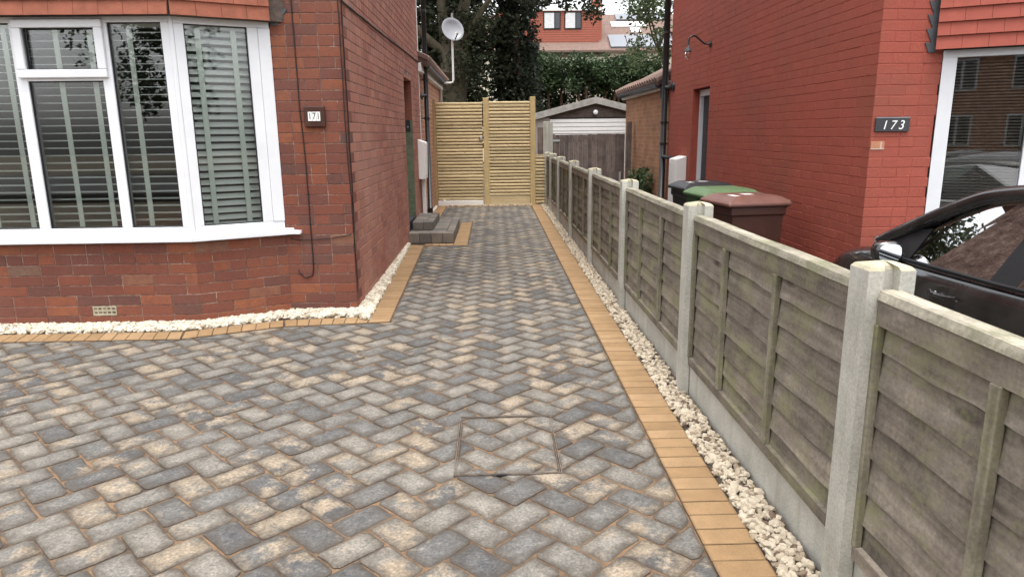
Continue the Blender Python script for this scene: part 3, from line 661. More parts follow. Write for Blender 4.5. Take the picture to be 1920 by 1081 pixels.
# side door recess : tiled reveal, door
rv = MB(); rv.box(XW-.30, XW-.0034, DOOR[1]-.004, DOOR[1]-.0006, .2, 2.16); rvo = rv.build('reveal', 'mortar', house)
for k in range(25):
    za = .25+k*.079
    if za > 2.1: break
    for a, b in (((0,.14),(.142,.28)) if k%2 else ((0,.07),(.072,.21),(.212,.28))):
        t_b = MB(); t_b.box(XW-.006-b, XW-.007-a, DOOR[1]-.009, DOOR[1]-.0045, za, za+.074); t_b.build('reveal_tile', 'green_tile' if k < 17 else 'brick', rvo)
rv2 = MB(); rv2.box(XW-.30, XW-.0034, DOOR[0]+.0006, DOOR[0]+.004, .2, 2.16); rv2.build('reveal', 'mortar', house)
dr = MB(); dr.box(XW-.30, XW-.25, DOOR[0]+.005, DOOR[1]-.01, .25, 2.16); do = dr.build('door', 'white_paint', house)
dh = MB(); dh.box(XW-.249, XW-.2, DOOR[0]+.08, DOOR[0]+.2, 1.2, 1.22); dh.build('handle', 'metal_grey', do)
ar = MB(); ar.box(XW-.2, XW-.0004, DOOR[0]+.005, DOOR[1]-.01, 2.12, 2.162); ar.build('lintel', 'brick_side', house)
th_ = MB(); th_.box(XW-.30, XW-.02, DOOR[0]+.005, DOOR[1]-.01, -.3, .25); th_.build('threshold', 'slate', house)
# ================================================================== THINGS ON THE LEFT HOUSE
nb = thing('house_number_plaque', 'brown glazed plaque with white tiles reading 171 on the brick corner', 'house number', (-1.363,YF-.002,1.54))
p = MB(); p.box(-.08,.08,-.03,0,-.078,.078); p.build('plate', 'brown_sign', nb, bevel=.008)
for k, ch in enumerate('171'):
    q = MB(); q.box(-.047+k*.0315,-.0175+k*.0315,-.0335,-.0305,-.033,.035); q.build('tile', 'sign_white', nb, bevel=.001)
    text_mesh('digit', ch, .072, 'ink', nb, (-.0322+k*.0315,-.0345,.001), (.72,0,0), (0,0,1), (0,-1,0), .0006)
def cable(label, pts, r=.0045, mat='cable_black', grp='black cables clipped to the brick wall'):
    mb = MB(); 
    P = []
    for i in range(len(pts)-1):
        a, b = Vector(pts[i]), Vector(pts[i+1]); n = max(2, int((b-a).length/.12))
        for k in range(n):
            q = a.lerp(b, k/n)
            if 0 < k: q += Vector((rnd.uniform(-.003,.003), 0, rnd.uniform(-.003,.003)))
            P.append(q)
    P.append(Vector(pts[-1])); mb.tube(P, r, 6); o = mb.build('cable', mat, None, smooth=True); tag(o, label, 'cable', grp); return o
yc = YF-.006; xs = XW+.006
cable('black cable dropping past the 171 plaque and hooking into the wall', [(-1.487,yc,3.4),(-1.48,yc,2.38),(-1.477,yc,1.69),(-1.462,yc,1.25),(-1.46,yc,.36),(-1.475,yc,.30),(-1.53,yc,.285),(-1.575,yc,.33),(-1.585,YF+.01,.37)])
cable('thin dark cable running level from the sill end to the corner', [(-1.62,yc,.605),(-1.58,yc,.592),(-1.3,yc,.602),(-1.14,yc,.628)], .003)
cable('pair cable on the house corner, outer strand', [(-1.138,YF-.007,3.6),(-1.137,YF-.007,2.1),(-1.135,YF-.006,1.3),(XW+.006,YF+.01,.66),(xs,YF+.03,.3),(xs,YF+.03,.16)], .004)
cable('pair cable just round the house corner on the side wall', [(xs,YF+.06,3.6),(xs,YF+.055,2.0),(xs,YF+.05,1.2),(xs,YF+.04,.62)], .004)
cable('bundled cable climbing level along the side wall above the door', [(xs,5.60,2.385),(xs,7.05,2.40),(xs,8.0,2.42),(xs,9.6,2.45),(xs,11.1,2.47)], .009)
bell = thing('doorbell', 'small black doorbell panel on the green tiled door reveal', 'doorbell', (XW-.06,DOOR[1]-.009,1.52))
p = MB(); p.box(-.045,.03,-.022,0,-.075,.075); p.build('plate', 'black_plastic', bell, bevel=.004); p = MB(); p.lathe((-.008,-.0225,-.02), [(.0,.004),(.012,.003),(.014,0)], 12, (0,-1,0)); p.build('button', 'metal_grey', bell)
mt = thing('meter_box', 'tall white meter box on the side wall with a conduit below', 'meter box', (XW,11.0,0))
p = MB(); p.extr([(0.001,-.42,.74),(.10,-.42,.74),(.115,-.42,1.28),(.001,-.42,1.325)], (0,.36,0)); p.build('cover', 'white_box', mt, bevel=.008)
p = MB(); p.box(.116,.121,-.38,-.10,.78,1.25); 
p2 = MB(); p2.box(.02,.075,-.20,-.13,0,.739); p2.build('conduit', 'white_box', mt, bevel=.006)
p3 = MB(); p3.box(.102,.108,-.36,-.12,.8,1.2); p3.build('door_panel', 'white_box', mt, bevel=.003)
def downpipe(label, x, y, zt, zb, r=.036, brk=(), side=1, shoe=True, grp='black rainwater pipes'):
    t = thing('downpipe', label, 'downpipe', (x,y,0), 0, None)
    mb = MB(); pts = [(0,0,zt),(0,0,zb+.06)]
    mb.tube(pts, r, 14); mb.build('pipe', 'black_plastic', t, smooth=True)
    sh = MB(); sh.tube([(0,0,zb+.14),(0,0,zb)], r*1.14, 14); sh.build('shoe', 'black_plastic', t, smooth=True)
    for z in brk:
        b = MB(); b.tube([(0,0,z-.02),(0,0,z+.02)], r*1.2, 14); b.box(-side*.10 if side > 0 else .0, 0 if side > 0 else .10, -.008,.008,z-.008,z+.008); b.build('bracket', 'black_plastic', t)
    return t
dp = downpipe('black downpipe on the brick house corner beside the white meter box', -1.075, 11.68, 4.6, .06, .038, (1.65,2.25,3.3), 1)
p = MB(); p.tube([(-.10,-.25,1.98),(-.03,-.2,2.0),(0,-.0,2.0)], .028, 10); p.lathe((-.055,-.27,1.98), [(.05,-.0),(.05,.02),(.028,.022)], 14, (1,0,0)); p.build('branch', 'black_plastic', dp, smooth=True)
# ---- left extension
ext = thing('brick_extension', 'low orange brick extension with tiled roof behind the brick house', 'extension')
p = MB(); p.box(-6, -1.17, 11.125, 15.75, -.33, 2.36); p.build('wall', 'brick_orange', ext)
p = MB(); p.box(-1.169, -1.09, 11.13, 15.85, 2.34, 2.47); p.build('fascia', 'white_paint', ext)
p = MB(); p.extr([(-.98,11.13,2.50),(-.98,16.0,2.50),(-3.6,16.0,3.7),(-3.6,11.13,3.7)][::-1], (0,0,.06)); p.build('roof', 'roof_brown', ext)
for k in range(24):
    q = MB(); y = 11.14+k*.2; q.tube([(-.985,y+.1,2.49),(-1.3,y+.1,2.635)], .085, 8); q.build('roof_tile', 'roof_brown', ext)
p = MB(); p.tube([(-1.04,11.5,2.45),(-1.04,15.9,2.45)], .05, 10); p.build('gutter', 'lead', ext, smooth=True)
p = MB(); p.box(-1.165,-1.135,11.13,11.25,.0,3.4); p.build('corner_board', 'white_paint', ext)
p = MB(); p.tube([(-1.12,15.6,2.42),(-1.12,15.6,-.2)], .03, 10); p.build('waste_pipe', 'white_paint', ext, smooth=True)
# ---- satellite dish
ds = thing('satellite_dish', 'grey satellite dish on a white cranked pole above the timber gate', 'satellite dish', (-.81,15.0,2.43))
p = MB(); p.tube([(-.26,.55,-.01),(-.23,.02,0),(-.06,0,0),(-.015,0,.015),(0,0,.06),(0,0,.7),(.01,0,1.36)], .021, 10); p.build('pole', 'white_paint', ds, smooth=True)
ax = Vector((.42,-.86,.30)).normalized(); c0 = Vector((0.0,-.05,1.02))
p = MB(); p.lathe(tuple(c0), [(0,0),(.06,.003),(.12,.014),(.18,.033),(.235,.06),(.24,.058),(.236,.05),(.18,.02),(.12,.0),(0,-.014)], 32, tuple(ax)); p.build('reflector', 'dish_grey', ds, smooth=True)
lp = c0+Vector((.03,-.02,-.235)); p = MB(); p.tube([tuple(lp),tuple(c0+ax*.22+Vector((.03,0,-.16)))], .012, 8); p.build('arm', 'ink', ds); q_ = c0+ax*.22+Vector((.03,0,-.15)); p = MB(); p.tube([tuple(q_-ax*.01),tuple(q_-ax*.06+Vector((0,0,.03)))], [.03,.022], 12); p.build('receiver', 'upvc_old', ds)
# ================================================================== STEPS
st = thing('door_steps', 'two block steps in dark grey stone up to the side door', 'steps', (-.85,9.9,0))
ST = MB()
def stepblocks(x0, x1, y0, y1, z0, z1, rows):
    # front course of upright blocks, top of blocks laid across
    k = 0; n = max(1, round((x1-x0)/.135)); wdt = (x1-x0)/n
    for i in range(n):
        b = MB(); b.box(x0+i*wdt+.002, x0+(i+1)*wdt-.002, y0, y0+.10, z0, z1); b.build('step_block', 'step_stone', st, bevel=.006)
    m_ = max(1, round((y1-y0-.10)/.135)); dy = (y1-y0-.10)/m_
    for i in range(m_):
        b = MB(); b.box(x1-.10+.002, x1, y0+.10+i*dy+.002, y0+.10+(i+1)*dy-.002, z0, z1); b.build('step_block', 'step_stone', st, bevel=.006)
        b = MB(); b.box(x0, x1-.102, y0+.10+i*dy+.002, y0+.10+(i+1)*dy-.002, z0, z1-.001); b.build('step_block', 'step_stone', st, bevel=.005)
stepblocks(-.29, .305, -.82, .85, .0, .135, 1)
stepblocks(-.26, .02, -.55, .55, .136, .25, 1)
# ================================================================== TIMBER GATE AND SCREEN
GY = 14.0; PITG = .0632
def slats(parent, x0, x1, z0, z1, skip=None):
    L = x1-x0; cache = []
    for k in range(3):
        mb = MB(); h = .047; V = []
        for x in (0, L):
            for (y, z) in ((.012,0),(-.006,.002),(-.0125,.012),(-.0125,.035),(-.006,.045),(.012,.047)): V.append((x, y, z+rnd.uniform(-.001,.001)))
        F = [(i,i+1,7+i,6+i) for i in range(5)]+[(5,0,6,11),(0,5,4,3,2,1),(6,7,8,9,10,11)]; mb.add(V, F); cache.append(mb.mesh('slat', 'gate_slat'))
    z = z0
    while z < z1-.045:
        o = inst('slat', cache[rnd.randrange(3)], parent, Matrix.Translation((x0, -.02+rnd.uniform(-.001,.001), z))); o.rotation_euler.y = rnd.uniform(-.0008,.0008); z += PITG
def backing(parent, x0, x1, z0, z1):
    cache = MB(); L = x1-x0; cache.box(0,L,0,.014,0,.047); me = cache.mesh('back_slat','gate_slat'); z = z0+PITG*.5
    while z < z1-.05: inst('back_slat', me, parent, Matrix.Translation((x0,.012,z))); z += PITG
gp = MB(); gp.box(-.05,.05,-.05,.05,-.3,2.05); o = gp.build('gate_post', 'gate_post', bevel=.006); o.location = (-1.17,GY,0); tag(o, 'timber post between the brick extension and the slatted gate', 'post', 'gate posts')
gt = thing('timber_gate', 'slatted timber gate leaf with a small latch', 'gate', (-.65,GY,0))
slats(gt, -.46, .435, .115, 2.02); backing(gt, -.455, .43, .115, 2.0)
p = MB(); p.box(-.46,-.40,.027,.06,.12,2.0); p.box(.375,.435,.027,.06,.12,2.0); p.build('gate_frame', 'gate_post', gt)
p = MB(); p.box(.365,.425,-.05,-.034,1.285,1.35); lo_ = p.build('latch', 'galv', gt, bevel=.004); p = MB(); p.box(.37,.385,-.058,-.051,1.29,1.34); p.build('latch_bolt', 'ink', lo_)
p = MB(); p.box(.442,.45,-.03,-.02,.2,.52); p.build('edge_strip', 'upvc_old', gt)
th2 = MB(); th2.box(-.47,.43,-.06,.03,-.01,.095); o = th2.build('gate_threshold', 'white_box', bevel=.006); o.location = (-.65,GY,0); tag(o, 'pale concrete threshold board under the slatted gate', 'threshold')
sc_ = thing('slatted_screen', 'tall fixed slatted timber screen panel beside the gate', 'fence panel', (.31,GY,0))
p = MB(); p.box(-.505,-.395,-.055,.05,-.3,2.075); p.build('post', 'gate_post', sc_, bevel=.006); p = MB(); p.box(.41,.515,-.06,.05,-.3,2.09); p.build('post', 'gate_post', sc_, bevel=.006)
slats(sc_, -.393, .408, .19, 2.05); backing(sc_, -.39, .405, .19, 2.03); p = MB(); p.box(-.393,.408,-.025,.01,.0,.18); p.build('kick_board', 'gate_slat', sc_)
lw = thing('low_slatted_panel', 'low narrow slatted timber infill between the screen and the end fence post', 'fence panel', (.93,GY,0))
slats(lw, -.10, .10, .03, .98); backing(lw, -.10, .10, .03, .95); p = MB(); p.box(-.10,.10,-.03,.03,.97,.985); p.build('cap_rail', 'gate_slat', lw)
# ================================================================== CONCRETE POST AND LAP PANEL FENCE
fence = thing('garden_fence', 'weathered lap panel fence in slotted concrete posts along the drive', 'fence', (1.0,0,0))
PY = [-.11, 1.86, 3.63, 5.53, 7.46, 9.40, 11.20, 12.72, 13.93]
def fence_post(y, zt):
    x0, x1, d = .005, .135, .05; s0, s1 = .048, .092; dp_ = .028
    P = [(x0,-d),(s0,-d),(s0+.004,-d+dp_),(s1-.004,-d+dp_),(s1,-d),(x1,-d),(x1,d),(s1,d),(s1-.004,d-dp_),(s0+.004,d-dp_),(s0,d),(x0,d)]
    mb = MB(); mb.prism(P, -.32, zt-.014); o = mb.build('post', 'concrete', fence); o.location.y = y
    n = len(P); c = (.07,0); V = [(p[0],p[1],zt-.0138) for p in P]+[(c[0]+(p[0]-c[0])*.86, c[1]+(p[1]-c[1])*.86, zt-.004) for p in P]+[(c[0],c[1],zt+.008)]
    F = [(i,(i+1)%n,n+(i+1)%n,n+i) for i in range(n)]+[(n+i,n+(i+1)%n,2*n) for i in range(n)]
    cp = MB(); cp.add(V, F); cp.build('post_cap', 'concrete_cap', o)
def slat_mesh(L, seed):
    rr = random.Random(seed); mb = MB(); n = 14; V = []; ph = rr.uniform(0,6); h = .135
    for i in range(n+1):
        y = L*i/n; wv = .003*math.sin(y*4+ph)+.0028*math.sin(y*17+ph*2)+rr.uniform(-.003,.003); bx = .003*math.sin(y*3+ph)
        V += [(-.013+bx,y,wv),(-.005+bx,y,wv-.001),(.006,y,h),(.001,y,h)]
    F = []
    for i in range(n):
        a = i*4; b = a+4
        F += [(a,b,b+1,a+1),(a+1,b+1,b+2,a+2),(a+2,b+2,b+3,a+3),(a+3,b+3,b,a)]
    F += [(0,1,2,3),(n*4+3,n*4+2,n*4+1,n*4)]; mb.add(V, F); return mb.mesh('slat', 'fence_slat')
for i in range(len(PY)-1):
    fence_post(PY[i], 1.035+rnd.uniform(-.006,.006)); y0, y1 = PY[i]+.03, PY[i+1]-.03; L = y1-y0; mid = .07; ztop = .955; zb = .165
    gb = MB(); gb.box(mid-.018,mid+.018,y0,y1,-.25,zb-.001); 
    go = gb.build('gravel_board', 'concrete', fence, bevel=.004)
    fr = MB(); fr.box(mid-.032,mid-.011,y0,y1,zb,zb+.042); fr.box(mid-.032,mid-.011,y0,y1,ztop-.075,ztop-.004); fr.box(mid+.011,mid+.03,y0,y1,zb,zb+.042); fr.box(mid+.011,mid+.03,y0,y1,ztop-.06,ztop-.004)
    pn = fr.build('panel', 'fence_slat', fence)
    cp = MB(); n = 10; V = []
    for k in range(n+1):
        y = y0+L*k/n; zz = rnd.uniform(-.002,.002); xx = rnd.uniform(-.0015,.0015)
        V += [(mid-.038+xx,y,ztop+zz-.004),(mid+.036+xx,y,ztop+zz-.004),(mid+.032+xx,y,ztop+.018+zz),(mid-.030+xx,y,ztop+.02+zz)]
    F = []
    for k in range(n):
        a = k*4; F += [(a+j,a+(j+1)%4,a+4+(j+1)%4,a+4+j) for j in range(4)]
    F += [(3,2,1,0),(n*4,n*4+1,n*4+2,n*4+3)]; cp.add(V, F); cp.build('capping', 'fence_cap', pn)
    nr = 7; pit = (ztop-.05-zb-.01)/nr; sm = [slat_mesh(L-.004, i*10+k) for k in range(4)]
    for k in range(nr):
        inst('slat', sm[rnd.randrange(4)], pn, Matrix.Translation((mid-.002, y0+.002, zb+.008+k*pit)) @ Matrix.Rotation(rnd.uniform(-.004,.004),4,'X'))
    for fy in (.006/L, (.35 if i else .40), (.69 if i else .735), 1-.036/L):
        b = MB(); y = y0+fy*L; b.box(mid-.036,mid-.0125,y,y+.034,zb+.0425,ztop-.0755); b.build('batten', 'fence_batten', pn, bevel=.003)
fence_post(PY[-1], 1.03)
# ================================================================== RED HOUSE (173)
GZ = -.24; XR = 2.97
red = thing('red_house', 'house painted brick red with white bay window beside the black car', 'house')
rb = Bricks(red, None)
RD = (9.80, 10.62, -1, 2.0)
A2, B2, C2 = Vector((3.47,YF,0)), Vector((4.07,YB,0)), Vector((6.4,YB,0)); u2 = (B2-A2).normalized(); n2 = Vector((u2.y,-u2.x,0)); l2 = (B2-A2).length
Z0 = GZ-.0
# right-hand house: the front face starts at the corner, quoins show on the side
rb.face((XR,YF,Z0), (1,0,0), (0,-1,0), A2.x-XR, Z0*0, 44*CO, 'brick_red', quoin0=True, header_every=5, header_random=.2)
for c in range(44):
    ln = 0.1125 if c%2 == 0 else 0.2265; st_ = YF+ln+.003; hs_ = [(12.0-RD[1], 12.0-RD[0], -1, 2.0)] if c*CO+Z0 < 1.99 else []
    # u runs towards -Y so that outward is -X
    rb.face((XR,12.0,Z0), (0,-1,0), (-1,0,0), 12.0-st_, c*CO, (c+1)*CO, 'brick_red', holes=[(h[0],h[1],-1,9) for h in hs_], phase=c, header_every=4, header_random=.05)
rb.face((A2.x,A2.y,Z0), u2, n2, l2, 0, 8*CO, 'brick_red'); rb.face((B2.x+.01,B2.y,Z0), (1,0,0), (0,-1,0), 2.2, 0, 8*CO, 'brick_red')
rb.emit(300)
p = MB(); p.box(XR+.0022, A2.x-.01, YF+.0022, YF+.26, -.33, 5.1); p.box(XR+.0022, XR+.30, YF+.2605, RD[0], -.33, 5.1); p.box(XR+.0022, XR+.30, RD[1], 11.995, -.33, 5.1); p.box(XR+.0022, XR+.30, RD[0]+.0005, RD[1]-.0005, 2.005, 5.1)
p.prism([(A2.x,A2.y+.0065),(B2.x,B2.y+.0065),(B2.x+.05,B2.y+.25),(A2.x,A2.y+.25)], -.33, .385); p.box(B2.x+.001, 6.4, YB+.0055, YB+.25, -.33, .385); p.box(6.41,10,YF,YF+.26,-.33,5.1)
p.build('wall', 'mortar_red', red)
p = MB(); p.box(3.3,10,YF+.02,YF+.25,2.85,5.1); p.build('upper_wall', 'tile_red', red)
p = MB(); p.box(XR+.31,10,11.7,11.9,-.33,5.1); p.build('rear_wall', 'mortar_red', red)
p = MB(); p.extr([(2.65,5.1,5.0),(10,5.1,5.0),(10,8.5,7.3),(2.65,8.5,7.3)], (0,0,.12)); p.extr([(2.65,12.3,5.0),(2.65,8.51,7.3),(10,8.51,7.3),(10,12.3,5.0)], (0,0,.12)); p.build('roof', 'roof_brown', red)
p = MB(); p.box(3.5,8.5,8.5,8.6,-.2,2.7); p.box(8.5,8.6,5.6,8.6,-.2,2.7); p.box(3.42,3.48,5.82,8.5,-.2,2.7); p.build('room_wall', 'room_wall', red); p = MB(); p.box(3.5,8.5,5.46,8.5,-.25,-.2); p.box(3.5,8.5,5.4,8.5,2.65,2.7); p.build('room_floor', 'dark_room', red)
RZ0, RZ1 = .44, 1.985; rw = MB()
rw.fbox(A2, u2, n2, .003, l2+.03, -.12, .05, .386, .43); so2 = rw.build('window_sill', 'upvc', red, bevel=.004)
rw = MB(); rw.fbox(A2, u2, n2, .003, l2-.01, -.07, 0, RZ0, RZ0+.055); rw.fbox(A2, u2, n2, .003, l2-.01, -.07, 0, RZ1-.055, RZ1)
rw.fbox(A2, u2, n2, .003, .10, -.07, .004, RZ0+.0551, RZ1-.0551); rw.fbox(A2, u2, n2, l2-.085, l2-.01, -.07, 0, RZ0+.0551, RZ1-.0551)
rw.fbox((0,YB,0), X1, NF, B2.x+.0, 6.4, -.07, 0, RZ0, RZ0+.055); rw.fbox((0,YB,0), X1, NF, B2.x+.0, 6.4, -.07, 0, RZ1-.055, RZ1)
for a, b in ((B2.x,B2.x+.075),(4.75,4.82),(5.5,5.57),(6.33,6.4)): rw.fbox((0,YB,0), X1, NF, a, b, -.07, 0, RZ0+.0551, RZ1-.0551)
ro = rw.build('window_frame', 'upvc', red, bevel=.004)
for (o_, u_, n_, a, b) in ((A2,u2,n2,.10,l2-.085),((0,YB,0),X1,NF,B2.x+.075,4.75),((0,YB,0),X1,NF,4.82,5.5),((0,YB,0),X1,NF,5.57,6.33)):
    q = MB(); q.fbox(o_, u_, n_, a+.002, b-.002, -.034, -.028, RZ0+.057, RZ1-.057); q.build('pane', 'glass', ro)
rbl = thing('venetian_blind', 'fine brown slatted blind behind the red house window', 'blind')
sl_ = MB(); sl_.box(-(l2-.2)/2,(l2-.2)/2,-.011,.011,-.0008,.0008); me = sl_.mesh('slat','blind_brown'); cc = A2+u2*(l2/2)-n2*.10; z = RZ0+.07
while z < RZ1-.07:
    inst('slat', me, rbl, frame((cc.x,cc.y,z), u2, n2) @ Matrix.Rotation(-.5,4,'X')); z += .0235
for row in range(9):
    zb = 1.987+row*.098
    for (o_, u_, n_, ln) in ((A2-u2*.06,u2,n2,l2+.10),(B2,Vector((1,0,0)),Vector((0,-1,0)),2.3)):
        x = -TW*(.5 if row%2 else 0)
        while x < ln:
            a, b = max(0,x)+.001, min(ln,x+TW)-.001; x += TW
            if b-a < .02: continue
            mb = MB(); P = []
            for aa in (a, b):
                for nn, zz in ((.10, zb), (.086, zb), (.060, zb+.165), (.072, zb+.165)): q = o_+u_*aa+n_*nn; P.append((q.x,q.y,zz))
            mb.add(P, [(0,1,2,3),(4,7,6,5),(0,4,5,1),(1,5,6,2),(2,6,7,3),(3,7,4,0)]); mb.build('hung_tile', 'tile_red', red)
p = MB(); p.fbox(A2, u2, n2, .02, l2, -.1, .055, 1.989, 2.8); p.fbox((0,YB,0), X1, NF, B2.x, 6.4, -.2, .055, 1.989, 2.8); p.build('bay_skirt_board', 'dark_timber', red)
fla = MB()
for k in range(7):
    z = 1.97+k*.10; x = 3.40; fla.extr([(x,YF-.003,z),(x,YF-.003,z+.10),(x-.045,YF-.003,z+.10),(x-.04,YF-.003,z+.07),(x-.085,YF-.003,z+.075),(x-.05,YF-.003,z)][::-1], (0,.006-.012*1,0))
fla.build('lead_flashing', 'lead', red)
p = MB(); p.box(XR+.15,XR+.22,RD[0]+.003,RD[1]-.003,GZ,1.995); do = p.build('door', 'door_dark', red)
p = MB(); p.box(XR+.10,XR+.149,RD[1]-.075,RD[1]-.005,GZ,1.99); p.box(XR+.10,XR+.149,RD[0]+.005,RD[1]-.0755,1.90,1.99); p.build('door_frame', 'upvc', red)
for z in (.6,1.0,1.45):
    q = MB(); q.box(XR+.142,XR+.149,RD[0]+.12,RD[0]+.2,z,z+.05); q.build('door_fitting', 'metal_grey', do)
bp_ = MB(); bp_.box(XR-.006+.0,XR+.003,YF+.16,YF+.0,1.0,1.06)
sg = thing('house_number_slate', 'black slate plate with slanted white numerals 173 on the red front wall', 'house number', (3.125,YF-.004,1.432))
p = MB(); p.box(-.135,.135,-.014,0,-.05,.05); p.build('plate', 'slate', sg, bevel=.002); p = MB(); p.box(-.135,.135,-.016,0,.0505,.06); p.build('top_edge', 'metal_grey', sg)
for k, ch in enumerate('173'): text_mesh('digit', ch, .098, 'sign_white', sg, (-.065+k*.066,-.0155,-.004), (.95,0,0), (0,0,1), (0,-1,0), .001, .22)
bt = MB(); bt.box(-.055,.055,-.003,0.001,-.032,.032); o = bt.build('patch', 'brick_orange', red, bevel=.004); o.location = (3.03,YF-.001,1.275); o.name = 'bare_brick'
wlp = thing('wall_lamp', 'swan neck outdoor lamp with clear bulb on the red side wall', 'lamp', (XR,9.84,2.55))
p = MB(); p.lathe((0,0,0), [(.045,-.012),(.045,-.02),(.02,-.03),(.0,-.03)], 14, (1,0,0)); p.build('rose', 'black_plastic', wlp)
p = MB(); p.tube([(-.02,0,0),(-.09,0,.005),(-.15,0,.05),(-.21,0,.10),(-.26,0,.11),(-.30,0,.08),(-.31,0,.02),(-.31,0,-.04)], .012, 8); p.build('arm', 'black_plastic', wlp, smooth=True)
p = MB(); p.lathe((-.31,0,-.04), [(0,.0),(.03,-.005),(.055,-.05),(.05,-.055),(.0,-.055)], 14); p.build('cap', 'lead', wlp)
p = MB(); p.lathe((-.31,0,-.10), [(.02,.045),(.03,.02),(.045,-.02),(.04,-.06),(.02,-.085),(0,-.09)], 14); p.build('bulb', 'bulb_glass', wlp, smooth=True)
dp2 = downpipe('tall black soil pipe at the rear corner of the red house', 2.90, 12.08, 4.5, GZ+.01, .052, (1.2,1.55,2.2,3.0), -1)
p = MB(); p.tube([(.0,0,2.12),(.05,-.2,2.12),(.07,-.3,2.12)], .035, 10); p.lathe((.066,-.32,2.12), [(.075,0),(.075,-.02),(.035,-.03)], 14, (1,0,0)); p.build('branch', 'black_plastic', dp2, smooth=True)
p = MB(); p.tube([(.0,0,.98),(-.0,-.45,.98),(.06,-.5,.98)], .03, 10); p.build('waste_branch', 'black_plastic', dp2, smooth=True)
mb2 = thing('meter_box', 'white meter box on the red wall behind the wheelie bins', 'meter box', (XR,11.0,0))
p = MB(); p.extr([(-.001,-.20,.25),(-.17,-.20,.25),(-.17,-.20,.98),(-.001,-.20,1.03)][::-1], (0,.42,0)); p.build('cover', 'white_box', mb2, bevel=.01); p = MB(); p.box(-.176,-.171,-.15,.17,.3,.93); p.build('door_panel', 'white_box', mb2)
# brackets / gutter hopper
ext2 = thing('brick_extension', 'low buff brick extension with tiled roof behind the red house', 'extension')
p = MB(); p.box(XR+.01, 6.5, 12.1, 16.0, -.33, 2.12); p.build('wall', 'brick_buff', ext2)
p = MB(); p.box(XR-.08, XR+.009, 12.1, 16.08, 2.10, 2.21); p.build('fascia', 'upvc_old', ext2)
p = MB(); p.extr([(2.78,12.1,2.22),(2.78,16.2,2.22),(5.4,16.2,3.5),(5.4,12.1,3.5)], (0,0,.06)); p.build('roof', 'roof_brown', ext2)
for k in range(20):
    y = 12.1+k*.205; q = MB(); q.tube([(2.775,y+.1,2.225),(3.1,y+.1,2.385)], .085, 8); q.build('roof_tile', 'roof_brown', ext2)
p = MB(); p.tube([(2.84,12.3,2.185),(2.84,16.1,2.185)], .055, 10); p.build('gutter', 'lead', ext2, smooth=True); p = MB(); p.box(2.86,2.95,12.14,12.26,1.95,2.2); p.build('hopper', 'black_plastic', ext2)
# ================================================================== WHEELIE BINS
def bin_(label, x, y, rz, body, lid, sticker=True):
    t = thing('wheelie_bin', label, 'bin', (x,y,GZ), rz, 'wheelie bins beside the red house'); t.scale = (.82,1,1.03)
    # local: x from opening side (0) to hinge side (.7), y width .56
    def ring(x0,x1,w,z): return [(x0,-w,z),(x1,-w,z),(x1,w,z),(x0,w,z)]
    mb = MB(); R = [ring(.10,.60,.21,.06), ring(.07,.62,.225,.3), ring(.035,.64,.255,.88), ring(.015,.655,.27,.885), ring(.015,.655,.27,.955)]
    for k, r_ in enumerate(R): mb.v += r_; mb.a += [1]*4
    for k in range(4):
        for i in range(4): j = (i+1)%4; mb.f.append((k*4+i,k*4+j,k*4+4+j,k*4+4+i))
    mb.f += [(3,2,1,0),(16,17,18,19)]; mb.build('body', body, t, bevel=.012)
    ld = MB(); R = [ring(-.03,.70,.292,.958), ring(-.035,.70,.296,.985), ring(.0,.69,.27,1.005), ring(.06,.64,.235,1.03), ring(.10,.60,.19,1.042)]
    for r_ in R: ld.v += r_; ld.a += [1]*4
    for k in range(4):
        for i in range(4): j = (i+1)%4; ld.f.append((k*4+i,k*4+j,k*4+4+j,k*4+4+i))
    ld.f += [(3,2,1,0),(16,17,18,19)]; lo = ld.build('lid', lid, t, bevel=.010)
    if sticker:
        s_ = MB(); s_.box(.09,.17,-.17,-.04,1.0422,1.0435); s_.build('sticker', 'sticker', lo); s_ = MB(); s_.box(.30,.42,-.05,.05,1.0422,1.0435); s_.build('sticker', 'sticker', lo)
    h = MB(); h.tube([(.66,-.2,.93),(.735,-.2,.965),(.735,.2,.965),(.66,.2,.93)], .016, 8); h.build('handle', body, t); 
    for s in (-1,1):
        hg = MB(); hg.tube([(.70,s*.17,.985),(.70,s*.27,.985)], .022, 8); hg.build('hinge', lid, lo)
        wh = MB(); wh.lathe((.62,s*.235,.10), [(0,-.02),(.08,-.02),(.10,-.012),(.10,.012),(.08,.02),(0,.02)], 18, (0,1,0)); wh.build('wheel', 'rubber', t)
    return t
bin_('brown wheelie bin with stickers on its lid beside the red wall', 2.02, 6.30, .16, 'bin_brown', 'bin_brown_lid')
bin_('green wheelie bin standing between the black and brown bins', 2.07, 7.15, .10, 'bin_green', 'bin_green_lid', False)
bin_('black wheelie bin nearest the white meter box', 2.12, 8.05, .08, 'bin_black', 'bin_black')
# ================================================================== BLACK CAR
car = thing('parked_car', 'black hatchback parked in front of the red house beyond the fence', 'car', (2.30,3.42,GZ), -.02)
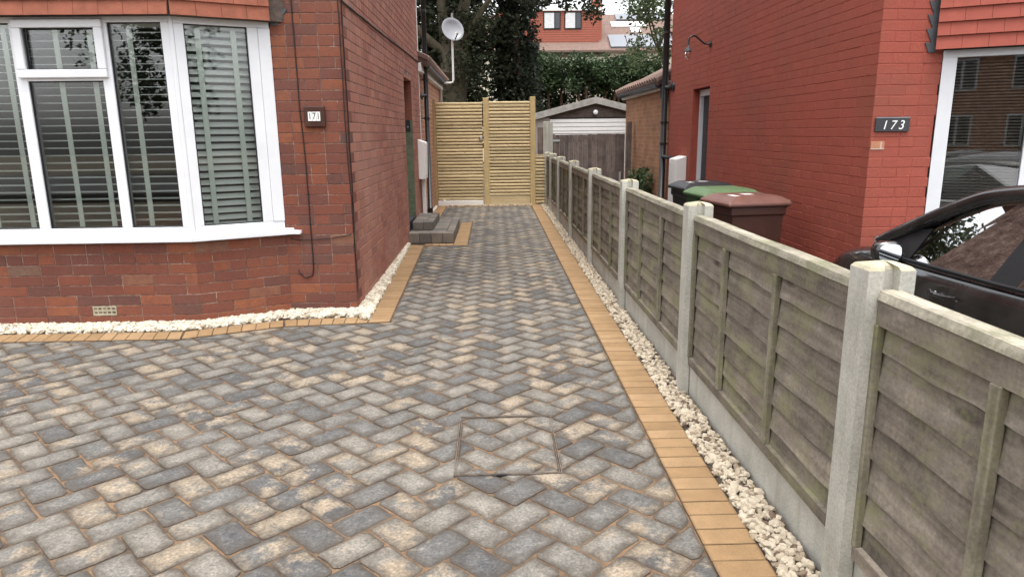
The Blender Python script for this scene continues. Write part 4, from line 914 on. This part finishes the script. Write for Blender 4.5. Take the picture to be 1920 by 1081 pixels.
# local: y forward (0 at the front door handle), x to the right from the near flank
CW = 1.66
def flank(y):                     # x inset of the near flank along the length
    if y > 1.0: return .20*((y-1.0)/.68)**2.2
    if y < -1.6: return .18*((-1.6-y)/.6)**2
    return 0.0
secs = []
def sec(y, zb, zbelt, zc, bulge=.03, ins=.06):
    f = flank(y); h = CW/2; xs_ = []
    prof = [(f+.10, zb), (f+.02, zb+.06), (f-.0, zb+.28), (f-.012+.0, (zb+zbelt)/2+.10), (f+.012, zbelt-.06), (f+ins, zbelt), (f+ins+.16, zbelt+(zc-zbelt)*.55), (h, zc)]
    L = [(x, y, z) for x, z in prof]; R = [(CW-x, y, z) for x, z in prof[:-1]][::-1]
    return L+R
S = [sec(1.68,.30,.62,.64), sec(1.63,.24,.70,.73), sec(1.48,.22,.785,.82), sec(1.1,.21,.88,.92), sec(.86,.21,.915,.955), sec(.72,.21,.92,.95), sec(.5,.21,.90,.915,ins=.05), sec(.0,.21,.915,.925,ins=.05), sec(-.6,.21,.935,.945,ins=.05), sec(-1.4,.21,.96,.97,ins=.05), sec(-1.9,.24,.98,1.0), sec(-2.12,.30,.90,.95), sec(-2.2,.40,.75,.80)]
mb = MB(); n = len(S[0])
for s_ in S: mb.v += s_; mb.a += [1]*n
for k in range(len(S)-1):
    for i in range(n-1): mb.f.append((k*n+i,k*n+i+1,(k+1)*n+i+1,(k+1)*n+i))
    mb.f.append((k*n+n-1,k*n,(k+1)*n,(k+1)*n+n-1))
mb.f.append(tuple(range(n))[::-1]); mb.f.append(tuple((len(S)-1)*n+i for i in range(n)))
body = mb.build('body', 'car_paint', car, smooth=True); sm = body.modifiers.new('sub','SUBSURF'); sm.levels = 2; sm.render_levels = 2
# greenhouse
def gh(y, z, ins): return (ins, y, z)
rl = [(.10,.84,.95),(.135,.62,1.06),(.175,.45,1.145),(.225,.27,1.235),(.27,.06,1.305),(.305,-.4,1.355),(.31,-1.0,1.355),(.285,-1.5,1.31),(.23,-1.85,1.20),(.15,-2.05,1.02)]   # roof rail, near side
def smooth_line(P, n=4):
    O = []
    for i in range(len(P)-1):
        p0, p1, p2, p3 = [Vector(P[max(0,min(len(P)-1,j))]) for j in (i-1,i,i+1,i+2)]
        for k in range(n):
            t = k/n; O.append(tuple(0.5*((2*p1)+(p2-p0)*t+(2*p0-5*p1+4*p2-p3)*t*t+(3*p1-p0-3*p2+p3)*t**3)))
    return O+[tuple(P[-1])]
roof = MB(); V = []; RX = [.0,.25,.5,.75,1.0]
for (x,y,z) in rl[3:9]:
    for t in RX: V.append((x+(CW-2*x)*t, y+.05*math.sin(math.pi*t), z+.055*math.sin(math.pi*t)))
F = []
for k in range(5):
    for i in range(4): F.append((k*5+i,k*5+i+1,k*5+6+i,k*5+5+i))
m0 = len(V); V += [(a,b,c-.03) for a,b,c in V]; F += [tuple(m0+i for i in f)[::-1] for f in F]
for k in range(5): F += [(k*5,k*5+5,m0+k*5+5,m0+k*5),(k*5+4,m0+k*5+4,m0+k*5+9,k*5+9)]
F += [(i,i+1,m0+i+1,m0+i)[::-1] for i in range(4)]+[(25+i,25+i+1,m0+25+i+1,m0+25+i) for i in range(4)]
roof.add(V, F); roof.build('roof', 'car_paint', car, smooth=True)
for sgn in (0,1):
    X_ = (lambda x: x) if sgn == 0 else (lambda x: CW-x)
    pl = MB(); pl.tube([(X_(x),y,z) for x,y,z in smooth_line(rl)], .043, 10); pl.build('pillar_rail', 'car_paint', car, smooth=True)
    bpil = MB(); bpil.extr([(X_(.065),-.22,.92),(X_(.065),-.40,.93),(X_(.305),-.44,1.35),(X_(.30),-.28,1.345)], (.03 if sgn == 0 else -.03,0,0)); bpil.build('centre_pillar', 'trim_black', car)
    cp_ = MB(); cp_.extr([(X_(.065),-1.25,.96),(X_(.07),-1.9,.98),(X_(.235),-1.8,1.22),(X_(.29),-1.4,1.335)], (.03 if sgn == 0 else -.03,0,0)); cp_.build('rear_pillar', 'car_paint', car)
    tri = MB(); tri.extr([(X_(.075),.84,.92),(X_(.072),.46,.915),(X_(.165),.42,1.09),(X_(.13),.62,1.05)], (.02 if sgn == 0 else -.02,0,0)); tri.build('mirror_base', 'trim_black', car)
    for pts in ([(.07,.44,.915),(.07,-.22,.915),(.298,-.28,1.335),(.270,.02,1.285),(.224,.24,1.20),(.170,.40,1.10)], [(.068,-.40,.93),(.07,-1.25,.955),(.29,-1.4,1.335),(.305,-.9,1.355),(.303,-.44,1.35)]):
        gmb = MB(); gmb.extr([(X_(x),y,z) for x,y,z in pts], (.005 if sgn == 0 else -.005,0,0)); gmb.build('side_window', 'car_glass', car)
    ds_ = MB(); ds_.tube([(X_(.045),.62,.905),(X_(.045),-.3,.925),(X_(.05),-1.8,.985)], .012, 6); ds_.build('window_trim', 'trim_black', car)
    mr = MB(); c0 = (X_(-.035), .52, .945); V = []; 
    for (yy, sx, sz) in ((.085,.02,.02),(.07,.05,.042),(.03,.075,.06),(-.02,.082,.066),(-.045,.076,.062)):
        for j in range(14): th = 2*math.pi*j/14; V.append((c0[0]+sx*math.copysign(abs(math.cos(th))**.7,math.cos(th)), c0[1]+yy, c0[2]+sz*math.copysign(abs(math.sin(th))**.7,math.sin(th))))
    F = [(k*14+j,k*14+(j+1)%14,(k+1)*14+(j+1)%14,(k+1)*14+j) for k in range(4) for j in range(14)]+[tuple(range(14))[::-1],tuple(56+j for j in range(14))]
    mr.add(V, F); mo = mr.build('wing_mirror', 'car_paint', car, smooth=True); gm = MB(); gm.extr([(c0[0]+.066*math.copysign(abs(math.cos(j*.449))**.7,math.cos(j*.449)),.4735,.945+.052*math.copysign(abs(math.sin(j*.449))**.7,math.sin(j*.449))) for j in range(14)][::-1], (0,-.002,0)); gm.build('mirror_glass', 'mirror', mo)
    ar_ = MB(); ar_.tube([(X_(-.03),.50,.92),(X_(.09),.54,.91)], .022, 8); ar_.build('mirror_arm', 'trim_black', mo)
    hd = MB(); hd.tube([(X_(.0),.075,.80),(X_(-.028),.06,.80),(X_(-.03),-.06,.805),(X_(.0),-.09,.805)], .013, 8); hd.lathe((X_(.0),.10,.80), [(.016,-.012),(.014,-.016),(0,-.016)], 10, (1 if sgn == 0 else -1,0,0)); hd.build('door_handle', 'car_paint', car, smooth=True)
    hl = MB(); hl.lathe((X_(.20),1.46,.66), [(0,.05),(.06,.04),(.10,.0),(.10,-.03)], 14, ((-.5 if sgn == 0 else .5),.8,.35)); hl.build('headlight', 'lamp_lens', car, smooth=True)
    for yy in (.98,-1.48):
        wt = MB(); wt.lathe((X_(.10),yy,.30), [(.19,-.105),(.28,-.105),(.30,-.08),(.30,.08),(.28,.105),(.19,.105),(.19,-.105)], 24, (1,0,0)); ty = wt.build('wheel', 'rubber', car); rm = MB(); rm.lathe((X_(.10),yy,.30), [(0,-.09),(.06,-.085),(.185,-.10),(.19,-.05),(0,-.05)], 24, ((1 if sgn == 0 else -1),0,0)); rm.build('rim', 'metal_grey', ty)
ws = MB(); ws.extr([(.12,.84,.95),(CW-.12,.84,.95),(CW-.2,.27,1.23),(CW/2,.33,1.29),(.2,.27,1.23)], (0,.004,.003)); ws.build('windscreen', 'car_glass', car)
rw_ = MB(); rw_.extr([(.2,-2.05,1.03),(CW-.2,-2.05,1.03),(CW-.24,-1.87,1.2),(.24,-1.87,1.2)], (0,-.004,.003)); rw_.build('rear_window', 'car_glass', car)
for x in (.45, CW-.45):
    se = MB(); se.box(x-.23,x+.23,-.55,-.40,.5,1.02); se.box(x-.12,x+.12,-.56,-.46,1.03,1.22); se.build('seat', 'seat_fabric', car, bevel=.03)
db = MB(); db.box(.12,CW-.12,.30,.60,.85,.93); db.build('dashboard', 'trim_black', car, bevel=.02)
sw_ = MB(); sw_.lathe((CW-.45,.22,.92), [(.17,-.012),(.185,0),(.17,.012),(.155,0),(.17,-.012)], 20, (0,-1,.4)); sw_.build('steering_wheel', 'trim_black', car)
# ================================================================== NEIGHBOUR'S GATE, GARAGE
ng = thing('board_gate', 'grey brown vertical board gate beside the buff extension', 'gate', (2.0,14.95,GZ))
for k in range(16):
    b = MB(); x = -.80+k*.0985; hh = 1.60+rnd.uniform(-.008,.008); b.box(x, x+.094, -.012+rnd.uniform(-.002,.002), .012, .05, hh); b.build('board', 'old_board', ng)
p = MB(); p.box(-.80,.775,.013,.05,1.45,1.55); p.box(-.80,.775,.013,.05,.25,.35); p.build('rail', 'old_board', ng); p = MB(); p.box(-.80,.775,-.02,.02,1.61,1.625); p.build('top_rail', 'old_board', ng)
p = MB(); p.box(.66,.70,-.03,-.012,.62,.82); p.build('latch', 'galv', ng); p = MB(); p.box(-.86,-.60,-.025,-.0125,1.46,1.50); p.build('hinge', 'galv', ng)
p = MB(); p.box(-.05,.05,-.05,.05,0,1.85); o = p.build('gate_post', 'old_board', bevel=.004); o.location = (2.86,14.95,GZ); tag(o, 'dark timber post between the board gate and the buff extension', 'post', 'gate posts')
for x, y, lb in ((1.06,14.45,'pale concrete post standing behind the low slatted infill'), (1.18,14.75,'grey concrete post at the hinge side of the board gate')):
    p = MB(); p.prism([(-.05,-.05),(.05,-.05),(.05,.05),(.012,.05),(.012,.03),(-.012,.03),(-.012,.05),(-.05,.05)], 0, 1.86); o = p.build('concrete_post', 'concrete', bevel=.004); o.location = (x,y,GZ); tag(o, lb, 'post')
p = MB(); p.box(-.06,.06,-.02,.02,0,1.75); o = p.build('timber_board', 'old_board'); o.location = (.96,14.5,GZ); tag(o, 'brown timber board beside the pale concrete post', 'board')
ga = thing('garage', 'low garage with fibre cement gable roof and white door', 'garage', (2.51,17.5,GZ))
p = MB(); p.box(-1.45,-1.13,0,5,0,2.0); p.box(1.13,1.45,0,5,0,2.0); p.box(-1.1299,1.1299,4.8,5,0,2.0); p.build('wall', 'pebbledash', ga)
p = MB(); p.extr([(-1.46,.02,2.0),(1.46,.02,2.0),(0,.02,2.36)], (0,.06,0)); p.build('gable_board', 'dark_timber', ga)
for s in (-1,1):
    q = MB(); a, b = (-1.62*s,-.15,2.0), (0,-.15,2.42); P = [(-1.62*s,-.04,2.01),(0,-.04,2.42),(0,-.04,2.49),(-1.62*s,-.04,2.08)]; q.extr(P if s > 0 else P[::-1], (0,5.3,0)); q.build('roof_sheet', 'fibre_cement', ga)
    q = MB(); P = [(-1.60*s,-.07,1.93),(0,-.07,2.33),(0,-.07,2.45),(-1.60*s,-.07,2.05)]; q.extr(P if s > 0 else P[::-1], (0,.028,0)); q.build('bargeboard', 'fibre_cement', ga)
for k in range(20):
    q = MB(); z = .02+k*.0975; q.extr([(-1.12,.03,z),(-1.12,-.005,z+.01),(-1.12,-.005,z+.085),(-1.12,.03,z+.096)], (2.24,0,0)); q.build('door_panel', 'white_paint', ga)
q = MB(); q.box(-1.13,1.13,.0,.03,1.975,2.0); q.build('door_head', 'ink', ga); q = MB(); q.lathe((0,-.02,2.12), [(.0,.03),(.05,.02),(.06,0)], 12, (0,-1,0)); q.build('security_light', 'upvc', ga)
# ================================================================== VEGETATION
def leaves(mb, c, r, n, size, squash=(1,1,1), shell=.35, rr=rnd):
    for k in range(n):
        d = Vector((rr.gauss(0,1), rr.gauss(0,1), rr.gauss(0,1))).normalized()*(shell+(1-shell)*rr.random()**.6)
        p = Vector((c[0]+d.x*r*squash[0], c[1]+d.y*r*squash[1], c[2]+d.z*r*squash[2])); s = size*rr.uniform(.6,1.4)
        a = Vector((rr.gauss(0,1), rr.gauss(0,1), rr.gauss(0,.6))).normalized(); b = a.orthogonal().normalized(); q = Matrix.Rotation(rr.uniform(0,6.28),3,a); b = q @ b
        mb.add([p-a*s, p+b*s*.5, p+a*s, p-b*s*.5], [(0,1,2,3)])
def branch(mb, p, d, L, r, depth, tips, rr, spread=.55):
    p = Vector(p); d = Vector(d).normalized(); pts = [p]; R = [r]; n = 5
    for k in range(n):
        d = (d+Vector((rr.uniform(-.16,.16), rr.uniform(-.16,.16), rr.uniform(-.05,.12)))).normalized(); p = p+d*L/n; pts.append(p); R.append(r*(1-.55*(k+1)/n))
    mb.tube(pts, R, 8 if r > .08 else 5)
    if depth == 0: tips.append(p); tips.append(pts[3]); return
    for k in range(3):
        nd = (d+Vector((rr.uniform(-1,1), rr.uniform(-1,1), rr.uniform(-.3,.7)))*spread).normalized(); branch(mb, pts[-1-(k%2)], nd, L*.66, R[-1]*.8, depth-1, tips, rr, spread)
# large ivy clad tree
rr = random.Random(11); tr = thing('ivy_tree', 'large ivy clad tree with a leaning forked trunk behind the slatted gate', 'tree', (-1.6,22.0,GZ))
tk = MB(); tips = []
tk.tube([(0,0,-.05),(.12,0,1.2),(.28,0,2.4),(.42,0,3.4)], [.62,.50,.46,.50], 14); branch(tk, (.30,0,3.2), (-.02,.05,1), 3.2, .30, 2, tips, rr, .6); branch(tk, (.50,0,3.2), (.30,0,1), 3.0, .28, 2, tips, rr, .6); branch(tk, (.40,0,4.0), (.9,-.5,.75), 3.0, .12, 2, tips, rr); branch(tk, (.2,0,4.0), (-.9,-.3,.6), 3.0, .14, 2, tips, rr)
tk.build('trunk', 'bark', tr, smooth=True); cr = MB()
for t in tips: leaves(cr, t, .85, 190, .10, rr=rr)
for k in range(70):      # ivy on the stem and hanging curtain of leaf around it
    z = rr.uniform(2.2,7.5); leaves(cr, (.2+z*.09+rr.gauss(0,.45), rr.gauss(.1,.4), z), .40, 90, .06, rr=rr)
for k in range(95): leaves(cr, (rr.uniform(-3.4,.3), rr.uniform(.3,2.4), rr.uniform(1.6,7.8)), .7, 170, .10, rr=rr)
for k in range(50): leaves(cr, (rr.uniform(.0,2.3), rr.uniform(.6,2.0), rr.uniform(1.4,6.5)), .55, 150, .09, rr=rr)
for (px, pz) in ((2.3,5.35),(2.7,5.2),(3.1,5.35),(3.4,5.15),(3.7,5.5),(4.0,5.2),(4.15,4.9),(3.2,5.7),(4.2,5.6),(2.2,5.8)):
    leaves(cr, (px+.3, -1.5+rr.uniform(-.3,.3), pz+.05), .34, 150, .07, rr=rr)
cr.build('crown', 'leaf_ivy', tr)
# dark conifer
cn = thing('dark_conifer', 'dense dark conifer between the ivy tree and the hedge', 'tree', (.78,23.4,GZ)); tk = MB(); tk.tube([(0,0,-.05),(0,0,6.5)], [.2,.08], 8); tk.build('trunk', 'bark_red', cn); cr = MB(); rr = random.Random(5)
for k in range(240):
    z = rr.uniform(.6,6.8); R = .86*(1-.03*z) ; th = rr.uniform(0,6.28); q = R*rr.random()**.5; leaves(cr, (q*math.cos(th)*.92, q*math.sin(th), z), .30, 60, .07, (1,1,1.2), rr=rr)
cr.build('crown', 'leaf_dark', cn)
# row of tall clipped conifers with bare stems
rr = random.Random(21)
for k in range(6):
    x = 1.7+k*.86+rr.uniform(-.12,.12); t = thing('hedge_conifer', ['bare stemmed clipped conifer right beside the dense dark conifer', 'second bare stemmed clipped conifer from the dense dark conifer', 'third bare stemmed clipped conifer from the dense dark conifer', 'bare stemmed clipped conifer above the garage roof peak', 'second last clipped conifer before the buff extension', 'last bare stemmed clipped conifer beside the buff extension'][k], 'tree', (x,28+rr.uniform(-.3,.3),GZ), 0, 'row of clipped conifers')
    tk = MB(); 
    for s in range(2):
        a = rr.uniform(-.25,.25); tk.tube([(a,0,-.05),(a*1.2+rr.uniform(-.08,.08),0,2.2),(a*1.8+rr.uniform(-.25,.25),0,4.3)], [.085,.07,.03], 7)
    for s in range(6): z = rr.uniform(2.0,4.0); tk.tube([(0,0,z),(rr.uniform(-.7,.7),rr.uniform(-.4,.4),z+.4)], [.03,.012], 5)
    tk.build('trunk', 'bark_red', t, smooth=True); cr = MB()
    for s in range(34): leaves(cr, (rr.uniform(-.55,.55), rr.uniform(-.5,.5), 3.85+rr.uniform(-.5,.5)), .36, 90, .07, rr=rr)
    for s in range(16): leaves(cr, (rr.uniform(-.5,.5), rr.uniform(.2,.9), rr.uniform(2.2,3.3)), .34, 70, .08, rr=rr)
    for s in range(14): leaves(cr, (rr.uniform(-.5,.5), rr.uniform(-.2,.6), rr.uniform(.3,2.3)), .36, 55, .07, rr=rr)
    cr.build('crown', 'leaf_hedge', t)
# leafy tree overhanging from behind the buff extension
rr = random.Random(31); t = thing('garden_tree', 'light leafed tree spreading over the buff extension roof', 'tree', (5.3,19.5,GZ)); tk = MB(); tips = []
tk.tube([(0,0,-.05),(0,0,2.6)], [.16,.13], 9); branch(tk, (0,0,2.5), (-.5,0,1), 1.6, .10, 2, tips, rr); branch(tk, (0,0,2.5), (.3,.2,1), 1.8, .10, 2, tips, rr); tk.build('trunk', 'bark', t, smooth=True); cr = MB()
for q in tips: leaves(cr, q, .5, 70, .06, rr=rr)
for k in range(34):
    x = rr.uniform(-1.55,-.2); leaves(cr, (x, rr.uniform(-.6,.6), 3.4+rr.uniform(0,2.2)*(1+x*.25)+ (x+1.4)*.3), .26, 46, .055, rr=rr)
cr.build('crown', 'leaf_light', t)
# far filler trees left and behind
for i, (x, y, h, wd, mt_, lb) in enumerate(((-5.0,26,8.0,2.2,'leaf_ivy','broad dark tree behind the brick extension'), (-1.9,31,9.0,2.3,'leaf_dark','tall dark tree far behind the ivy clad tree'), (1.2,33,5.2,1.5,'leaf_hedge','bushy green tree behind the dark conifer'), (10.2,30,6,2.0,'leaf_light','pale leafy tree behind the red house'))):
    rr = random.Random(50+i); t = thing('broad_tree', lb, 'tree', (x,y,GZ)); tk = MB(); tk.tube([(0,0,-.05),(0,0,h*.7)], [.25,.08], 8); tk.build('trunk', 'bark', t, smooth=True); cr = MB()
    for k in range(90): leaves(cr, (rr.gauss(0,wd*.5), rr.gauss(0,wd*.4), h*rr.uniform(.15,1)), .7, 70, .09, rr=rr)
    cr.build('crown', mt_, t)
rr = random.Random(3); wd = thing('weed_clump', 'green weeds growing at the foot of the buff extension wall', 'plant', (2.72,13.4,GZ)); cr = MB(); stx = MB()
for k in range(26):
    a = rr.uniform(0,6.28); p1 = (rr.uniform(-.1,.15), rr.uniform(-.5,.4), 0); hgt = rr.uniform(.5,1.05); p2 = (p1[0]+.12*math.cos(a), p1[1]+.12*math.sin(a), hgt); stx.tube([p1,p2], [.006,.003], 5)
    for s in range(12): q = Vector(p1).lerp(Vector(p2), rr.uniform(.3,1)); leaves(cr, q, .07, 9, .035, rr=rr)
stx.build('stem', 'leaf_light', wd); cr.build('foliage', 'leaf_light', wd)
# ================================================================== HOUSES BEYOND
h1 = thing('dormer_house', 'cream house with red tile hung dormer and brown tiled roof', 'house', (4.0,42,GZ))
p = MB(); p.box(-6,2.6,0,8,0,6.2); p.build('wall', 'render_cream', h1); p = MB(); p.extr([(-6.2,-.25,6.15),(2.75,-.25,6.15),(2.75,4.1,8.75),(-6.2,4.1,8.75)], (0,0,.1)); p.extr([(-6.2,8.3,6.15),(-6.2,4.11,8.75),(2.75,4.11,8.75),(2.75,8.3,6.15)], (0,0,.1)); p.build('roof', 'roof_brown', h1)
p = MB(); p.box(-3.6,2.25,.62,4,6.4,8.5); dm = p.build('dormer', 'hung_red', h1); p = MB(); p.box(-3.7,2.35,.5,4.1,8.505,8.66); p.build('dormer_fascia', 'white_paint', dm); p = MB(); p.box(-6,2.6,-.03,-.001,5.9,6.12); p.build('eaves_board', 'dark_timber', h1)
for x in (-2.75,-1.0,.22):
    wdd = 1.0; q = MB(); q.box(x,x+wdd,.57,.615,7.5,8.45); f_ = q.build('window', 'ink', dm)
    q = MB(); q.box(x+.06,x+.62,.55,.569,7.56,8.39); q.build('pane', 'curtain', f_); q = MB(); q.box(x+.68,x+wdd-.06,.55,.569,7.56,8.39); q.build('pane', 'window_dark', f_)
p = MB(); p.box(1.95,2.45,.9,2.1,6.6,9.6); p.build('chimney', 'hung_red', h1)
for k in range(16):
    q = MB(); q.box(-3.6,2.25,.605,.6195,6.45+k*.128,6.45+k*.128+.012); q.build('tile_course', 'roof_brown', dm)
h2 = thing('solar_house', 'cream house with solar panels and roof lights beyond the conifers', 'house', (9.0,43,GZ))
p = MB(); p.box(-2.38,5,0,8,0,6.3); p.build('wall', 'render_cream', h2); p = MB(); p.extr([(-2.2,-.3,6.25),(5,-.3,6.25),(5,3.8,8.85),(-2.2,3.8,8.85)], (0,0,.1)); p.extr([(-2.2,7.9,6.25),(-2.2,3.81,8.85),(5,3.81,8.85),(5,7.9,6.25)], (0,0,.1)); rfo = p.build('roof', 'roof_brown', h2)
def onroof(x0, x1, t0, t1, mat, name, par, th=.08):
    a = Vector((0,-.3,6.35)); b = Vector((0,3.8,8.95)); P0 = a.lerp(b,t0); P1 = a.lerp(b,t1); q = MB(); q.extr([(x0,P0.y,P0.z+.02),(x1,P0.y,P0.z+.02),(x1,P1.y,P1.z+.02),(x0,P1.y,P1.z+.02)], (0,-.03,th)); return q.build(name, mat, par)
for x in (-2.0,-.95,.1,1.15): onroof(x, x+1.0, .04, .36, 'solar', 'solar_panel', rfo)
for x in (-1.2,-.15,.9): onroof(x, x+1.0, .80, .98, 'solar', 'solar_panel', rfo)
onroof(-1.6,.55,.60,.73,'white_paint','roof_light',rfo); onroof(-.5,.1,.44,.56,'white_paint','roof_light',rfo)
for (x, z) in ((1.2,4.2),(3.2,4.2)):
    q = MB(); q.box(x,x+1.1,-.05,-.001,z,z+1.3); f_ = q.build('window','upvc',h2); q = MB(); q.box(x+.08,x+.5,-.07,-.051,z+.08,z+1.22); q.build('pane','window_dark',f_); q = MB(); q.box(x+.58,x+1.02,-.07,-.051,z+.08,z+1.22); q.build('pane','window_dark',f_)

# ================================================================== ACROSS THE ROAD (mirrored in the window panes)
for k, lb in enumerate(('brick semi across the road facing the bay window', 'brick semi across the road facing the red house')):
    oh = thing('street_house', lb, 'house', (-9+k*16,-25,-.3)); p = MB(); p.box(-6,6,-7,0,0,5.6); p.build('wall', 'brick_orange', oh); p = MB(); p.extr([(-6.4,.4,5.5),(-6.4,-3.5,8.2),(6.4,-3.5,8.2),(6.4,.4,5.5)], (0,0,.15)); p.extr([(-6.4,-7.4,5.5),(6.4,-7.4,5.5),(6.4,-3.51,8.2),(-6.4,-3.51,8.2)], (0,0,.15)); p.build('roof', 'roof_brown', oh)
    for x in (-4.6,-1.4,1.9):
        for z in (.9,3.4):
            q = MB(); q.box(x,x+1.9,.001,.06,z,z+1.4); f_ = q.build('window','upvc',oh)
            for a in (.08,.70,1.32): q = MB(); q.box(x+a,x+a+.5,.061,.08,z+.08,z+1.32); q.build('pane','window_dark',f_)
for i, (x, h) in enumerate(((-13.5,7.5),(-1.2,8.5),(5.0,6.5),(14.5,8.0))):
    rr = random.Random(80+i); t = thing('street_tree', ('leafy street tree across the road beyond the bay window', 'tall street tree between the two brick semis across the road', 'small street tree before the brick semi facing the red house', 'outermost street tree beyond the red house frontage')[i], 'tree', (x,-20.8,-.3)); tk = MB(); tk.tube([(0,0,0),(.1,0,h*.7)], [.22,.08], 8); tk.build('trunk','bark',t,smooth=True); cr = MB()
    for k in range(60): leaves(cr, (rr.gauss(0,1.2), rr.gauss(0,1.0), h*rr.uniform(.35,1)), .7, 60, .13, rr=rr)
    cr.build('crown', 'leaf_hedge', t)
